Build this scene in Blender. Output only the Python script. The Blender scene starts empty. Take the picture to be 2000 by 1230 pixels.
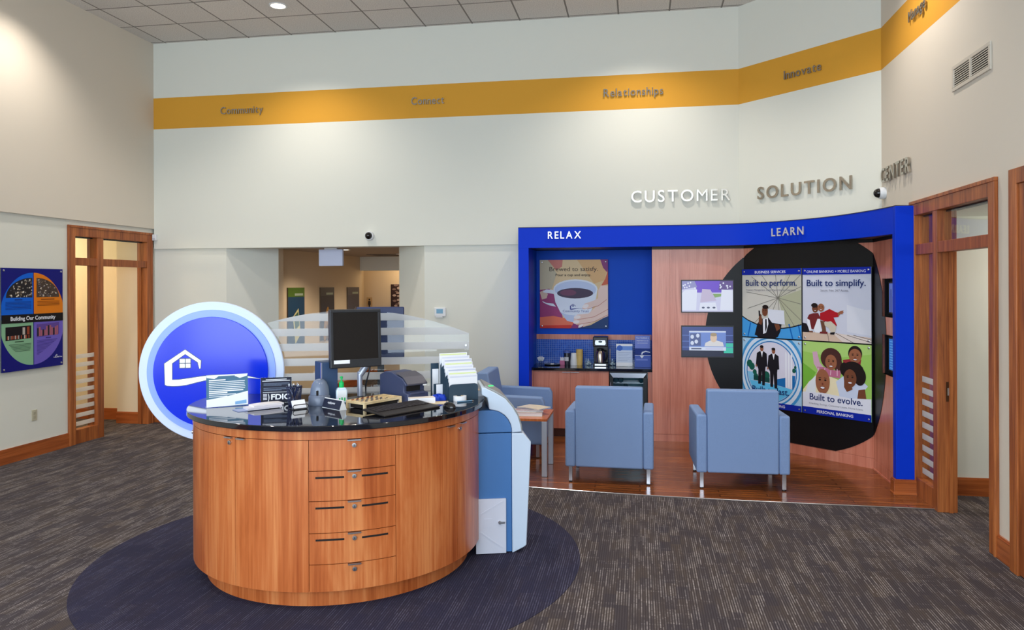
import bpy, bmesh, math, random
from mathutils import Matrix, Vector
R = random.Random(7)
PI = math.pi
rad = math.radians
S = bpy.context.scene
COL = S.collection

# ------------------------------------------------------------------ camera, light, exposure
cam = bpy.data.cameras.new('camera'); cam_o = bpy.data.objects.new('camera', cam); COL.objects.link(cam_o)
cam.sensor_width = 36; cam.lens = 1457.17 / 2000 * 36
cam.shift_y = -(615 - 556.36) / 2000
cam.clip_start = 0.05; cam.clip_end = 200
cam_o.matrix_world = Matrix.Translation((0, 0, 1.859)) @ Matrix.Rotation(0.1688, 4, 'Z') @ Matrix.Rotation(PI / 2, 4, 'X') @ Matrix.Rotation(-0.0037, 4, 'Z')
S.camera = cam_o

W = bpy.data.worlds.new('sky'); S.world = W; W.use_nodes = True
W.node_tree.nodes['Background'].inputs[0].default_value = (0.75, 0.87, 1.0, 1)
W.node_tree.nodes['Background'].inputs[1].default_value = 1.0

def area(name, loc, rot, sx, sy, power, color):
    l = bpy.data.lights.new(name, 'AREA'); l.shape = 'RECTANGLE'; l.size = sx; l.size_y = sy
    l.energy = power; l.color = color
    o = bpy.data.objects.new(name, l); o.location = loc; o.rotation_euler = rot; COL.objects.link(o); return o
def spot(name, loc, power, color, angle=100, blend=0.6, size=0.08, rot=(0, 0, 0)):
    l = bpy.data.lights.new(name, 'SPOT'); l.energy = power; l.color = color
    l.spot_size = rad(angle); l.spot_blend = blend; l.shadow_soft_size = size
    o = bpy.data.objects.new(name, l); o.location = loc; o.rotation_euler = rot; COL.objects.link(o); return o
DAY = (0.74, 0.87, 1.0); WARM = (1.0, 0.91, 0.82)
for i, x in enumerate((-4.95, -2.05, 0.85)):                    # daylight through the three front windows
    area('daylight', (x, -3.25, 2.55), (rad(90), 0, 0), 2.4, 4.0, 215, DAY)
CANS = [(-4.19, 8.22), (0.0, 8.25), (-5.85, 6.75), (1.7, 6.75), (-2.1, 5.9), (-4.2, 3.0), (-1.2, 1.6), (0.9, 3.4)]
for x, y in CANS:
    spot('downlight', (x, y, 5.15), 208, WARM, 124, 0.8)
S.view_settings.view_transform = 'Standard'; S.view_settings.look = 'None'
S.view_settings.gamma = 1; S.view_settings.use_curve_mapping = False
S.view_settings.exposure = -0.06
S.cycles.use_denoising = True
S.cycles.max_bounces = 8
S.cycles.sample_clamp_indirect = 6

# ------------------------------------------------------------------ materials
def lin(c):
    return tuple(((x / 255) / 12.92 if x / 255 <= 0.04045 else ((x / 255 + 0.055) / 1.055) ** 2.4) for x in c)
MATS = {}
def new_mat(name):
    m = bpy.data.materials.new(name); m.use_nodes = True
    nt = m.node_tree; b = nt.nodes['Principled BSDF']
    return m, nt, b
def mat(name, rgb, rough=0.5, metal=0.0, emit=0.0, spec=0.5, coat=0.0):
    if name in MATS: return MATS[name]
    m, nt, b = new_mat(name)
    c = lin(rgb) + (1,)
    b.inputs['Base Color'].default_value = c; b.inputs['Roughness'].default_value = rough
    b.inputs['Metallic'].default_value = metal; b.inputs['Specular IOR Level'].default_value = spec
    b.inputs['Coat Weight'].default_value = coat; b.inputs['Coat Roughness'].default_value = 0.06
    if emit:
        b.inputs['Emission Color'].default_value = c; b.inputs['Emission Strength'].default_value = emit
    MATS[name] = m; return m
def node(nt, t, **kw):
    n = nt.nodes.new(t)
    for k, v in kw.items(): setattr(n, k, v)
    return n
def ramp(nt, stops):
    r = node(nt, 'ShaderNodeValToRGB'); e = r.color_ramp.elements
    while len(e) < len(stops): e.new(0.5)
    for el, (p, c) in zip(e, stops): el.position = p; el.color = lin(c) + (1,)
    return r
def wood(name, dark, mid, light, scale=(9, 9, 0.9), rough=0.32, coat=0.25, off=0.0):
    m, nt, b = new_mat(name); L = nt.links.new
    tc = node(nt, 'ShaderNodeTexCoord'); mp = node(nt, 'ShaderNodeMapping'); mp.inputs['Scale'].default_value = scale
    mp.inputs['Location'].default_value = (off, off * 0.7, off * 0.3)
    L(tc.outputs['Object'], mp.inputs['Vector'])
    n1 = node(nt, 'ShaderNodeTexNoise'); n1.inputs['Scale'].default_value = 1.0; n1.inputs['Detail'].default_value = 5; n1.inputs['Roughness'].default_value = 0.6; n1.inputs['Distortion'].default_value = 0.6
    L(mp.outputs[0], n1.inputs['Vector'])
    mp2 = node(nt, 'ShaderNodeMapping'); mp2.inputs['Scale'].default_value = tuple(s * 6 if s > 2 else s * 1.5 for s in scale)
    L(tc.outputs['Object'], mp2.inputs['Vector'])
    n2 = node(nt, 'ShaderNodeTexNoise'); n2.inputs['Scale'].default_value = 1.5; n2.inputs['Detail'].default_value = 3
    L(mp2.outputs[0], n2.inputs['Vector'])
    mx = node(nt, 'ShaderNodeMix', data_type='FLOAT'); mx.inputs[0].default_value = 0.32
    L(n1.outputs['Fac'], mx.inputs[2]); L(n2.outputs['Fac'], mx.inputs[3])
    r = ramp(nt, [(0.36, dark), (0.5, mid), (0.64, light)]); L(mx.outputs[0], r.inputs[0])
    L(r.outputs[0], b.inputs['Base Color'])
    b.inputs['Roughness'].default_value = rough; b.inputs['Coat Weight'].default_value = coat; b.inputs['Coat Roughness'].default_value = 0.12
    MATS[name] = m; return m
def fabric(name, rgb, var=0.14, scale=900):
    m, nt, b = new_mat(name); L = nt.links.new
    tc = node(nt, 'ShaderNodeTexCoord'); n = node(nt, 'ShaderNodeTexNoise'); n.inputs['Scale'].default_value = scale; n.inputs['Detail'].default_value = 2
    L(tc.outputs['Object'], n.inputs['Vector'])
    c1 = tuple(x * (1 - var) for x in rgb); c2 = tuple(min(255, x * (1 + var)) for x in rgb)
    r = ramp(nt, [(0.35, c1), (0.65, c2)]); L(n.outputs['Fac'], r.inputs[0]); L(r.outputs[0], b.inputs['Base Color'])
    b.inputs['Roughness'].default_value = 0.9; b.inputs['Specular IOR Level'].default_value = 0.2
    MATS[name] = m; return m
def plaster(name, rgb):
    m, nt, b = new_mat(name); L = nt.links.new
    tc = node(nt, 'ShaderNodeTexCoord'); n = node(nt, 'ShaderNodeTexNoise'); n.inputs['Scale'].default_value = 160; n.inputs['Detail'].default_value = 2
    L(tc.outputs['Object'], n.inputs['Vector']); bp = node(nt, 'ShaderNodeBump'); bp.inputs['Strength'].default_value = 0.04; bp.inputs['Distance'].default_value = 0.004
    L(n.outputs['Fac'], bp.inputs['Height']); L(bp.outputs[0], b.inputs['Normal'])
    b.inputs['Base Color'].default_value = lin(rgb) + (1,); b.inputs['Roughness'].default_value = 0.75; b.inputs['Specular IOR Level'].default_value = 0.25
    MATS[name] = m; return m

WALL = plaster('cream_wall_paint', (224, 224, 213))
WARMW = plaster('warm_beige_wall', (221, 212, 197))  # warmer beige than the cream, for left upper and right walls
OFFW = plaster('office_cream_paint', (232, 218, 192))
OCHRE = plaster('ochre_band_paint', (218, 158, 54))
HALLW = plaster('tan_hall_paint', (208, 190, 164))
WHITE = mat('white_plastic', (228, 230, 232), 0.4)
CHERRY = wood('desk_cherry_veneer', (160, 76, 30), (192, 104, 52), (214, 134, 78), (7, 7, 0.7))
CHERRY2 = wood('panel_cherry_veneer', (186, 106, 82), (206, 128, 104), (218, 146, 122), (9, 9, 0.8), 0.35, 0.15, 3.1)
CASING = wood('door_casing_wood', (120, 58, 23), (160, 87, 38), (190, 112, 55), (22, 22, 1.2), 0.45, 0.0, 1.7)
BASEW = wood('baseboard_wood', (138, 68, 28), (168, 88, 40), (188, 108, 56), (1.2, 1.2, 22), 0.3, 0.3, 0.4)
BLUE = mat('blue_lacquer', (0, 54, 205), 0.5, spec=0.12)
BLUE_IN = mat('blue_alcove_paint', (0, 80, 205), 0.5, spec=0.15)
BLACK = mat('black_laminate', (13, 13, 16), 0.4, spec=0.3)
BLACKP = mat('black_plastic', (28, 30, 36), 0.4)
NAVYP = mat('blue_grey_plastic', (44, 66, 98), 0.45)
CHROME = mat('brushed_metal', (205, 208, 214), 0.28, 1.0)
LETTER = mat('letter_bronze', (180, 174, 164), 0.22, 0.95)
GRANITE = mat('black_granite', (14, 16, 24), 0.05, 0, 0, 0.6, 0.3)
PAPER = mat('white_paper', (238, 240, 246), 0.7)
SHADE = mat('dark_gap', (18, 10, 8), 0.8)
CHAIRF = fabric('blue_grey_upholstery', (126, 150, 190))

def stripes_glass(name, z0, z1, period, duty, tint=(0.93, 0.97, 0.96), frost=0.62):
    m = bpy.data.materials.new(name); m.use_nodes = True; nt = m.node_tree; L = nt.links.new
    for n in list(nt.nodes): nt.nodes.remove(n)
    out = node(nt, 'ShaderNodeOutputMaterial')
    tr = node(nt, 'ShaderNodeBsdfTransparent'); tr.inputs[0].default_value = tint + (1,)
    gl = node(nt, 'ShaderNodeBsdfGlossy'); gl.inputs['Roughness'].default_value = 0.02
    fr = node(nt, 'ShaderNodeFresnel'); fr.inputs[0].default_value = 1.5
    gf = node(nt, 'ShaderNodeNewGeometry'); nb = node(nt, 'ShaderNodeMath', operation='SUBTRACT'); nb.inputs[0].default_value = 1; L(gf.outputs['Backfacing'], nb.inputs[1])
    ff = node(nt, 'ShaderNodeMath', operation='MULTIPLY'); L(fr.outputs[0], ff.inputs[0]); L(nb.outputs[0], ff.inputs[1])
    clear = node(nt, 'ShaderNodeMixShader'); L(ff.outputs[0], clear.inputs[0]); L(tr.outputs[0], clear.inputs[1]); L(gl.outputs[0], clear.inputs[2])
    if period:
        df = node(nt, 'ShaderNodeBsdfDiffuse'); df.inputs[0].default_value = (0.8, 0.82, 0.84, 1)
        tl = node(nt, 'ShaderNodeBsdfTranslucent'); tl.inputs[0].default_value = (0.8, 0.82, 0.84, 1)
        a = node(nt, 'ShaderNodeMixShader'); a.inputs[0].default_value = 0.45; L(df.outputs[0], a.inputs[1]); L(tl.outputs[0], a.inputs[2])
        fm = node(nt, 'ShaderNodeMixShader'); fm.inputs[0].default_value = frost; L(tr.outputs[0], fm.inputs[1]); L(a.outputs[0], fm.inputs[2])
        tc = node(nt, 'ShaderNodeTexCoord'); sx = node(nt, 'ShaderNodeSeparateXYZ'); L(tc.outputs['Object'], sx.inputs[0])
        def mth(op, a_, b_):
            n = node(nt, 'ShaderNodeMath', operation=op)
            for k, q in enumerate((a_, b_)):
                if isinstance(q, (int, float)): n.inputs[k].default_value = q
                else: L(q, n.inputs[k])
            return n.outputs[0]
        t = mth('DIVIDE', mth('SUBTRACT', sx.outputs['Z'], z0), period)
        k = mth('LESS_THAN', mth('FRACT', t, 0), duty)
        k = mth('MULTIPLY', k, mth('GREATER_THAN', sx.outputs['Z'], z0 - 0.001)); k = mth('MULTIPLY', k, mth('LESS_THAN', sx.outputs['Z'], z1))
        mx = node(nt, 'ShaderNodeMixShader'); L(k, mx.inputs[0]); L(clear.outputs[0], mx.inputs[1]); L(fm.outputs[0], mx.inputs[2])
        L(mx.outputs[0], out.inputs[0])
    else:
        L(clear.outputs[0], out.inputs[0])
    MATS[name] = m; return m
GLASS = stripes_glass('clear_glass', 0, 0, 0, 0)
ACRYL = GLASS

def carpet(name, base, streaks, amount, brown):
    m, nt, b = new_mat(name); L = nt.links.new
    geo = node(nt, 'ShaderNodeNewGeometry'); sp = node(nt, 'ShaderNodeSeparateXYZ'); L(geo.outputs['Position'], sp.inputs[0])
    def mth(op, a_, b_=0.0):
        n = node(nt, 'ShaderNodeMath', operation=op)
        for k, q in enumerate((a_, b_)):
            if isinstance(q, (int, float)): n.inputs[k].default_value = q
            else: L(q, n.inputs[k])
        return n.outputs[0]
    X, Y = sp.outputs['X'], sp.outputs['Y']
    rib = mth('FLOOR', mth('DIVIDE', X, 0.0145))
    def rnd(ix, iy, seed):
        c = node(nt, 'ShaderNodeCombineXYZ')
        for k, q in enumerate((ix, iy, seed)):
            if isinstance(q, (int, float)): c.inputs[k].default_value = q
            else: L(q, c.inputs[k])
        w = node(nt, 'ShaderNodeTexWhiteNoise', noise_dimensions='3D'); L(c.outputs[0], w.inputs['Vector']); return w.outputs['Value']
    ribp = mth('ABSOLUTE', mth('SUBTRACT', mth('FRACT', mth('DIVIDE', X, 0.0145)), 0.5))
    groove = mth('LESS_THAN', ribp, 0.22)
    def clus(sx, sy, off):
        mp = node(nt, 'ShaderNodeMapping'); mp.inputs['Scale'].default_value = (sx, sy, 1); mp.inputs['Location'].default_value = (off, off, off); L(geo.outputs['Position'], mp.inputs['Vector'])
        n = node(nt, 'ShaderNodeTexNoise'); n.inputs['Scale'].default_value = 1; n.inputs['Detail'].default_value = 1.5; L(mp.outputs[0], n.inputs['Vector']); return n.outputs['Fac']
    blockx = mth('FLOOR', mth('DIVIDE', X, 0.072)); blocky = mth('FLOOR', mth('ADD', mth('DIVIDE', Y, 0.19), rnd(blockx, 3.0, 9.0)))
    blk = rnd(blockx, blocky, 1.0)
    segy = mth('FLOOR', mth('ADD', mth('DIVIDE', Y, 0.2), rnd(rib, 7.0, 5.0)))
    stx = rnd(rib, segy, 2.0)
    row = mth('FLOOR', mth('DIVIDE', Y, 0.016))
    dash = rnd(rib, row, 4.0)
    rowx = rnd(mth('FLOOR', mth('DIVIDE', X, 0.14)), row, 6.0)
    raw = mth('ADD', mth('ADD', mth('MULTIPLY', stx, 0.62), mth('MULTIPLY', blk, 0.30)), mth('MULTIPLY', clus(7, 4, 2.0), 0.75))
    hot = mth('MULTIPLY', mth('MINIMUM', mth('MAXIMUM', mth('MULTIPLY', mth('SUBTRACT', raw, 0.74), 1.9), 0.0), 1.0), mth('ADD', 0.35, mth('MULTIPLY', dash, 0.65)))
    hot = mth('ADD', hot, mth('MULTIPLY', mth('GREATER_THAN', rowx, 0.93), mth('MULTIPLY', dash, 0.3)))
    nz = node(nt, 'ShaderNodeTexNoise'); nz.inputs['Scale'].default_value = 220; nz.inputs['Detail'].default_value = 2; L(geo.outputs['Position'], nz.inputs['Vector'])
    fine = mth('ADD', 0.55, mth('MULTIPLY', nz.outputs['Fac'], 0.9))
    k = mth('MULTIPLY', mth('MULTIPLY', hot, groove), amount)
    mx = node(nt, 'ShaderNodeMix', data_type='RGBA'); L(k, mx.inputs[0]); mx.inputs[7].default_value = lin(streaks) + (1,)
    bb = node(nt, 'ShaderNodeMix', data_type='RGBA'); L(mth('MULTIPLY', clus(9, 3, 11.0), mth('ADD', 0.5, mth('MULTIPLY', blk, 0.9))), bb.inputs[0]); bb.inputs[6].default_value = lin(base) + (1,); bb.inputs[7].default_value = lin(brown) + (1,)
    L(bb.outputs[2], mx.inputs[6])
    ml = node(nt, 'ShaderNodeMix', data_type='RGBA', blend_type='MULTIPLY'); ml.inputs[0].default_value = 1
    gv = mth('MULTIPLY', fine, mth('ADD', 0.78, mth('MULTIPLY', groove, 0.28)))
    cb = node(nt, 'ShaderNodeCombineXYZ'); L(gv, cb.inputs[0]); L(gv, cb.inputs[1]); L(gv, cb.inputs[2])
    L(mx.outputs[2], ml.inputs[6]); L(cb.outputs[0], ml.inputs[7]); L(ml.outputs[2], b.inputs['Base Color'])
    b.inputs['Roughness'].default_value = 0.95; b.inputs['Specular IOR Level'].default_value = 0.1
    MATS[name] = m; return m
CARPET = carpet('streaked_grey_carpet', (66, 62, 69), (180, 172, 170), 0.62, (86, 76, 70))
INLAY = carpet('navy_ribbed_carpet', (50, 50, 72), (108, 108, 132), 0.42, (56, 52, 66))

def plank_floor():
    m, nt, b = new_mat('strip_wood_floor'); L = nt.links.new
    geo = node(nt, 'ShaderNodeNewGeometry'); br = node(nt, 'ShaderNodeTexBrick'); br.offset = 0.37
    L(geo.outputs['Position'], br.inputs['Vector'])
    br.inputs['Color1'].default_value = lin((178, 106, 54)) + (1,); br.inputs['Color2'].default_value = lin((142, 80, 40)) + (1,)
    br.inputs['Mortar'].default_value = lin((60, 28, 12)) + (1,)
    br.inputs['Scale'].default_value = 1; br.inputs['Mortar Size'].default_value = 0.004; br.inputs['Brick Width'].default_value = 1.1; br.inputs['Row Height'].default_value = 0.07
    br.inputs['Bias'].default_value = -0.1
    mp = node(nt, 'ShaderNodeMapping'); mp.inputs['Scale'].default_value = (2.5, 40, 1); L(geo.outputs['Position'], mp.inputs['Vector'])
    n = node(nt, 'ShaderNodeTexNoise'); n.inputs['Scale'].default_value = 1.5; n.inputs['Detail'].default_value = 5; L(mp.outputs[0], n.inputs['Vector'])
    r = ramp(nt, [(0.3, (150, 140, 130)), (0.7, (255, 250, 240))]); L(n.outputs['Fac'], r.inputs[0])
    ml = node(nt, 'ShaderNodeMix', data_type='RGBA', blend_type='MULTIPLY'); ml.inputs[0].default_value = 1
    L(br.outputs['Color'], ml.inputs[6]); L(r.outputs[0], ml.inputs[7]); L(ml.outputs[2], b.inputs['Base Color'])
    b.inputs['Roughness'].default_value = 0.22; b.inputs['Coat Weight'].default_value = 0.3; b.inputs['Coat Roughness'].default_value = 0.1
    return m
PLANK = plank_floor()
def ceiling_tiles():
    m, nt, b = new_mat('acoustic_ceiling_tile'); L = nt.links.new
    geo = node(nt, 'ShaderNodeNewGeometry'); mp = node(nt, 'ShaderNodeMapping'); mp.vector_type = 'POINT'
    mp.inputs['Location'].default_value = (6.3335 + 0.6096 * 20, -9.1737 + 0.6096 * 40, 0); L(geo.outputs['Position'], mp.inputs['Vector'])
    br = node(nt, 'ShaderNodeTexBrick'); br.offset = 0; L(mp.outputs[0], br.inputs['Vector'])
    br.inputs['Color1'].default_value = lin((232, 226, 220)) + (1,); br.inputs['Color2'].default_value = lin((222, 217, 212)) + (1,); br.inputs['Mortar'].default_value = lin((138, 132, 126)) + (1,)
    br.inputs['Scale'].default_value = 1; br.inputs['Mortar Size'].default_value = 0.011; br.inputs['Mortar Smooth'].default_value = 0.2; br.inputs['Brick Width'].default_value = 0.6096; br.inputs['Row Height'].default_value = 0.6096
    n = node(nt, 'ShaderNodeTexNoise'); n.inputs['Scale'].default_value = 90; n.inputs['Detail'].default_value = 3; L(geo.outputs['Position'], n.inputs['Vector'])
    r = ramp(nt, [(0.35, (225, 225, 225)), (0.6, (255, 255, 255))]); L(n.outputs['Fac'], r.inputs[0])
    ml = node(nt, 'ShaderNodeMix', data_type='RGBA', blend_type='MULTIPLY'); ml.inputs[0].default_value = 1
    L(br.outputs['Color'], ml.inputs[6]); L(r.outputs[0], ml.inputs[7]); L(ml.outputs[2], b.inputs['Base Color'])
    b.inputs['Roughness'].default_value = 0.9
    return m
CEIL = ceiling_tiles()
def mosaic():
    m, nt, b = new_mat('blue_mosaic_tile'); L = nt.links.new
    tc = node(nt, 'ShaderNodeTexCoord'); mp = node(nt, 'ShaderNodeMapping'); mp.inputs['Rotation'].default_value = (rad(-90), 0, 0); L(tc.outputs['Object'], mp.inputs['Vector'])
    br = node(nt, 'ShaderNodeTexBrick'); br.offset = 0; L(mp.outputs[0], br.inputs['Vector'])
    br.inputs['Color1'].default_value = lin((16, 66, 170)) + (1,); br.inputs['Color2'].default_value = lin((32, 90, 196)) + (1,); br.inputs['Mortar'].default_value = lin((120, 150, 215)) + (1,)
    br.inputs['Scale'].default_value = 1; br.inputs['Mortar Size'].default_value = 0.002; br.inputs['Brick Width'].default_value = 0.024; br.inputs['Row Height'].default_value = 0.024
    L(br.outputs['Color'], b.inputs['Base Color']); b.inputs['Roughness'].default_value = 0.15
    return m
MOSAIC = mosaic()

# ------------------------------------------------------------------ geometry helpers
class G:
    """collects boxes, prisms, tubes and flat shapes into one mesh"""
    def __init__(s): s.v = []; s.f = []; s.m = []; s.mats = []
    def mi(s, m):
        if m not in s.mats: s.mats.append(m)
        return s.mats.index(m)
    def add(s, vs, fs, m):
        n = len(s.v); k = s.mi(m); s.v += [tuple(p) for p in vs]
        for f in fs: s.f.append(tuple(i + n for i in f)); s.m.append(k)
        return s
    def box(s, x0, y0, z0, x1, y1, z1, m):
        return s.add([(x0, y0, z0), (x1, y0, z0), (x1, y1, z0), (x0, y1, z0), (x0, y0, z1), (x1, y0, z1), (x1, y1, z1), (x0, y1, z1)],
              [(0, 3, 2, 1), (4, 5, 6, 7), (0, 1, 5, 4), (1, 2, 6, 5), (2, 3, 7, 6), (3, 0, 4, 7)], m)
    def prism(s, pts, a, b, m, axis='z'):
        """extrudes a 2D outline: axis z -> (x,y), axis y -> (x,z), axis x -> (y,z)"""
        n = len(pts)
        def p3(p, t): return (p[0], p[1], t) if axis == 'z' else ((p[0], t, p[1]) if axis == 'y' else (t, p[0], p[1]))
        vs = [p3(p, a) for p in pts] + [p3(p, b) for p in pts]
        return s.add(vs, [tuple(range(n))[::-1], tuple(range(n, 2 * n))] + [(i, (i + 1) % n, n + (i + 1) % n, n + i) for i in range(n)], m)
    def tube(s, path, r, m, n=10, cap=True):
        path = [Vector(p) for p in path]; rs = r if isinstance(r, (list, tuple)) else [r] * len(path); vs = []
        for i, p in enumerate(path):
            d = (path[min(i + 1, len(path) - 1)] - path[max(i - 1, 0)]).normalized()
            a = d.orthogonal().normalized() if i == 0 else (a - d * a.dot(d)).normalized()
            b = d.cross(a)
            for k in range(n): vs.append(p + (a * math.cos(2 * PI * k / n) + b * math.sin(2 * PI * k / n)) * rs[i])
        fs = [(i * n + k, i * n + (k + 1) % n, (i + 1) * n + (k + 1) % n, (i + 1) * n + k) for i in range(len(path) - 1) for k in range(n)]
        if cap: fs += [tuple(range(n))[::-1], tuple(range((len(path) - 1) * n, len(path) * n))]
        return s.add(vs, fs, m)
    def lathe(s, prof, m, n=24, c=(0, 0, 0), axis='z'):
        vs = []
        for r, z in prof:
            for k in range(n):
                a = 2 * PI * k / n; q = (r * math.cos(a), r * math.sin(a), z)
                if axis == 'y': q = (q[0], -q[2], q[1])
                if axis == 'x': q = (q[2], q[0], q[1])
                vs.append((c[0] + q[0], c[1] + q[1], c[2] + q[2]))
        L = len(prof)
        fs = [(i * n + k, i * n + (k + 1) % n, (i + 1) * n + (k + 1) % n, (i + 1) * n + k) for i in range(L - 1) for k in range(n)]
        fs += [tuple(range(n))[::-1], tuple(range((L - 1) * n, L * n))]
        return s.add(vs, fs, m)
    def arc(s, c, r0, r1, a0, a1, z0, z1, m, n=None):
        """curved slab between two radii (degrees)"""
        n = n or max(2, int(abs(a1 - a0) / 2)); vs = []
        for i in range(n + 1):
            a = rad(a0 + (a1 - a0) * i / n); ca, sa = math.cos(a), math.sin(a)
            for r, z in ((r0, z0), (r1, z0), (r1, z1), (r0, z1)): vs.append((c[0] + r * ca, c[1] + r * sa, z))
        fs = [(i * 4 + k, (i + 1) * 4 + k, (i + 1) * 4 + (k + 1) % 4, i * 4 + (k + 1) % 4) for i in range(n) for k in range(4)]
        fs += [(0, 1, 2, 3), tuple(n * 4 + k for k in (3, 2, 1, 0))]
        return s.add(vs, fs, m)
    def flat(s, pts, m, lay=1):
        """flat shape printed on a surface: local x,z, facing -y"""
        s.c = getattr(s, 'c', 0) + 1
        return s.add([(p[0], -0.0004 * lay - 0.000004 * s.c, p[1]) for p in pts], [tuple(range(len(pts)))], m)
    def ell(s, cx, cz, rx, rz, m, lay=1, n=28, rot=0):
        c, q = math.cos(rot), math.sin(rot)
        return s.flat([(cx + rx * math.cos(2 * PI * k / n) * c - rz * math.sin(2 * PI * k / n) * q, cz + rx * math.cos(2 * PI * k / n) * q + rz * math.sin(2 * PI * k / n) * c) for k in range(n)], m, lay)
    def rect(s, x0, z0, x1, z1, m, lay=1): return s.flat([(x0, z0), (x1, z0), (x1, z1), (x0, z1)], m, lay)
    def line(s, x0, z0, x1, z1, w, m, lay=1):
        d = Vector((x1 - x0, z1 - z0)); 
        if d.length < 1e-6: return s
        q = Vector((-d.y, d.x)).normalized() * w / 2
        return s.flat([(x0 + q.x, z0 + q.y), (x1 + q.x, z1 + q.y), (x1 - q.x, z1 - q.y), (x0 - q.x, z0 - q.y)], m, lay)
    def text(s, string, x0, z0, width, cap, m, lay=2, depth=0.0, bold=0.0, y=None):
        """lettering with its left end at x0, baseline z0"""
        vs, fs = glyphs(string, width, cap, depth, bold)
        s.c = getattr(s, 'c', 0) + 1; yy = -0.0004 * lay - 0.000004 * s.c if y is None else y
        return s.add([(x0 + v[0], yy - v[2], z0 + v[1]) for v in vs], fs, m)
    def xf(s, M):
        s.v = [tuple(M @ Vector(p)) for p in s.v]; return s
    def build(s, name, parent=None, bevel=0.0, smooth=False, seg=2, loc=None):
        me = bpy.data.meshes.new(name); me.from_pydata(s.v, [], s.f)
        for m in s.mats: me.materials.append(m)
        me.polygons.foreach_set('material_index', s.m)
        bm = bmesh.new(); bm.from_mesh(me); bmesh.ops.recalc_face_normals(bm, faces=bm.faces) if not getattr(s, 'keep', False) else None
        bm.to_mesh(me); bm.free()
        if smooth:
            me.polygons.foreach_set('use_smooth', [True] * len(me.polygons)); me.set_sharp_from_angle(angle=rad(38))
        me.update()
        o = bpy.data.objects.new(name, me); COL.objects.link(o)
        if parent is not None: o.parent = parent
        if loc: o.location = loc
        if bevel:
            b = o.modifiers.new('bevel', 'BEVEL'); b.width = bevel; b.segments = seg; b.limit_method = 'ANGLE'; b.angle_limit = rad(40)
        return o
_gc = {}
def glyphs(string, width, cap, depth, bold):
    key = (string, bold, depth > 0)
    if key not in _gc:
        cu = bpy.data.curves.new('t', 'FONT'); cu.body = string; cu.size = 1.0; cu.offset = bold; cu.extrude = 0.05 if depth else 0.0; cu.resolution_u = 4
        o = bpy.data.objects.new('t', cu); COL.objects.link(o); bpy.context.view_layer.update()
        me = o.evaluated_get(bpy.context.evaluated_depsgraph_get()).to_mesh()
        vs = [tuple(v.co) for v in me.vertices]; fs = [tuple(p.vertices) for p in me.polygons]
        o.evaluated_get(bpy.context.evaluated_depsgraph_get()).to_mesh_clear(); bpy.data.objects.remove(o); bpy.data.curves.remove(cu)
        _gc[key] = (vs, fs)
    vs, fs = _gc[key]
    x0 = min(v[0] for v in vs); x1 = max(v[0] for v in vs); H = 0.69
    sx = width / (x1 - x0) if width else cap / H
    return [((v[0] - x0) * sx, v[1] * cap / H, (v[2] / 0.05 * depth / 2 + depth / 2) if depth else 0.0) for v in vs], fs

def thing(name, label, cat, loc=(0, 0, 0), rz=0.0, group=None):
    o = bpy.data.objects.new(name, None); o.empty_display_size = 0.1; COL.objects.link(o)
    o.location = loc; o.rotation_euler = (0, 0, rz); o['label'] = label; o['category'] = cat
    if group: o['group'] = group
    return o
def tag(o, label, cat, group=None):
    o['label'] = label; o['category'] = cat
    if group: o['group'] = group
    return o
def struct(o, label=None):
    o['kind'] = 'structure'
    if label: o['label'] = label
    return o
def dup(root, loc, rz, label, group=None):
    r = root.copy(); COL.objects.link(r); r.location = loc; r.rotation_euler = (0, 0, rz); r['label'] = label
    if group: r['group'] = group
    for ch in list(root.children):
        c = ch.copy(); COL.objects.link(c); c.parent = r
        for g in list(ch.children):
            d = g.copy(); COL.objects.link(d); d.parent = c
    return r

# ------------------------------------------------------------------ room shell
XL, XU, YB, XR = -6.558, -6.528, 9.223, 2.4007
ZB0, ZB1, HC = 3.9994, 4.4227, 5.166
YF = -3.3
struct(G().box(-11, YF, -0.1, 6.5, 15, 0, CARPET).build('floor'))
struct(G().prism([(-2.045 + 1.65 * math.cos(2 * PI * k / 96), 4.925 + 1.65 * math.sin(2 * PI * k / 96)) for k in range(96)], 0, 0.003, INLAY).build('floor_inlay'), 'round navy carpet inset around the desk')
edge = [(-2.0, 7.15), (-1.5, 6.9), (-0.971, 6.777), (-0.4, 6.71), (0.222, 6.663), (0.9, 6.64), (1.489, 6.632), (2.395, 6.633)]
struct(G().prism(edge + [(2.395, 9.1), (-2.0, 9.1)], 0, 0.006, PLANK).build('floor_wood'), 'glossy strip wood floor of the seating bay')
g = G(); g.tube([(x, y - 0.006, 0.004) for x, y in edge], 0.006, CHROME, 6); struct(g.build('trim_1'), 'thin metal edging strip between wood and carpet')
struct(G().box(-6.9, YF, HC, 3.2, 9.6, HC + 0.1, CEIL).build('ceiling'))

# left wall: lower part set back, upper part overhanging
g = G(); g.box(XL - 0.14, YF, 0, XL, 7.70, 2.6417, WALL); g.box(XL - 0.14, 7.70, 2.56, XL, 9.19, 2.6417, WALL); g.box(XL - 0.14, 9.19, 0, XL, 9.40, 2.6417, WALL)
struct(g.build('wall_left'))
struct(G().box(XU - 0.4, YF, 2.6417, XU, 9.6, HC, WARMW).build('wall_left_upper'))
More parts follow.
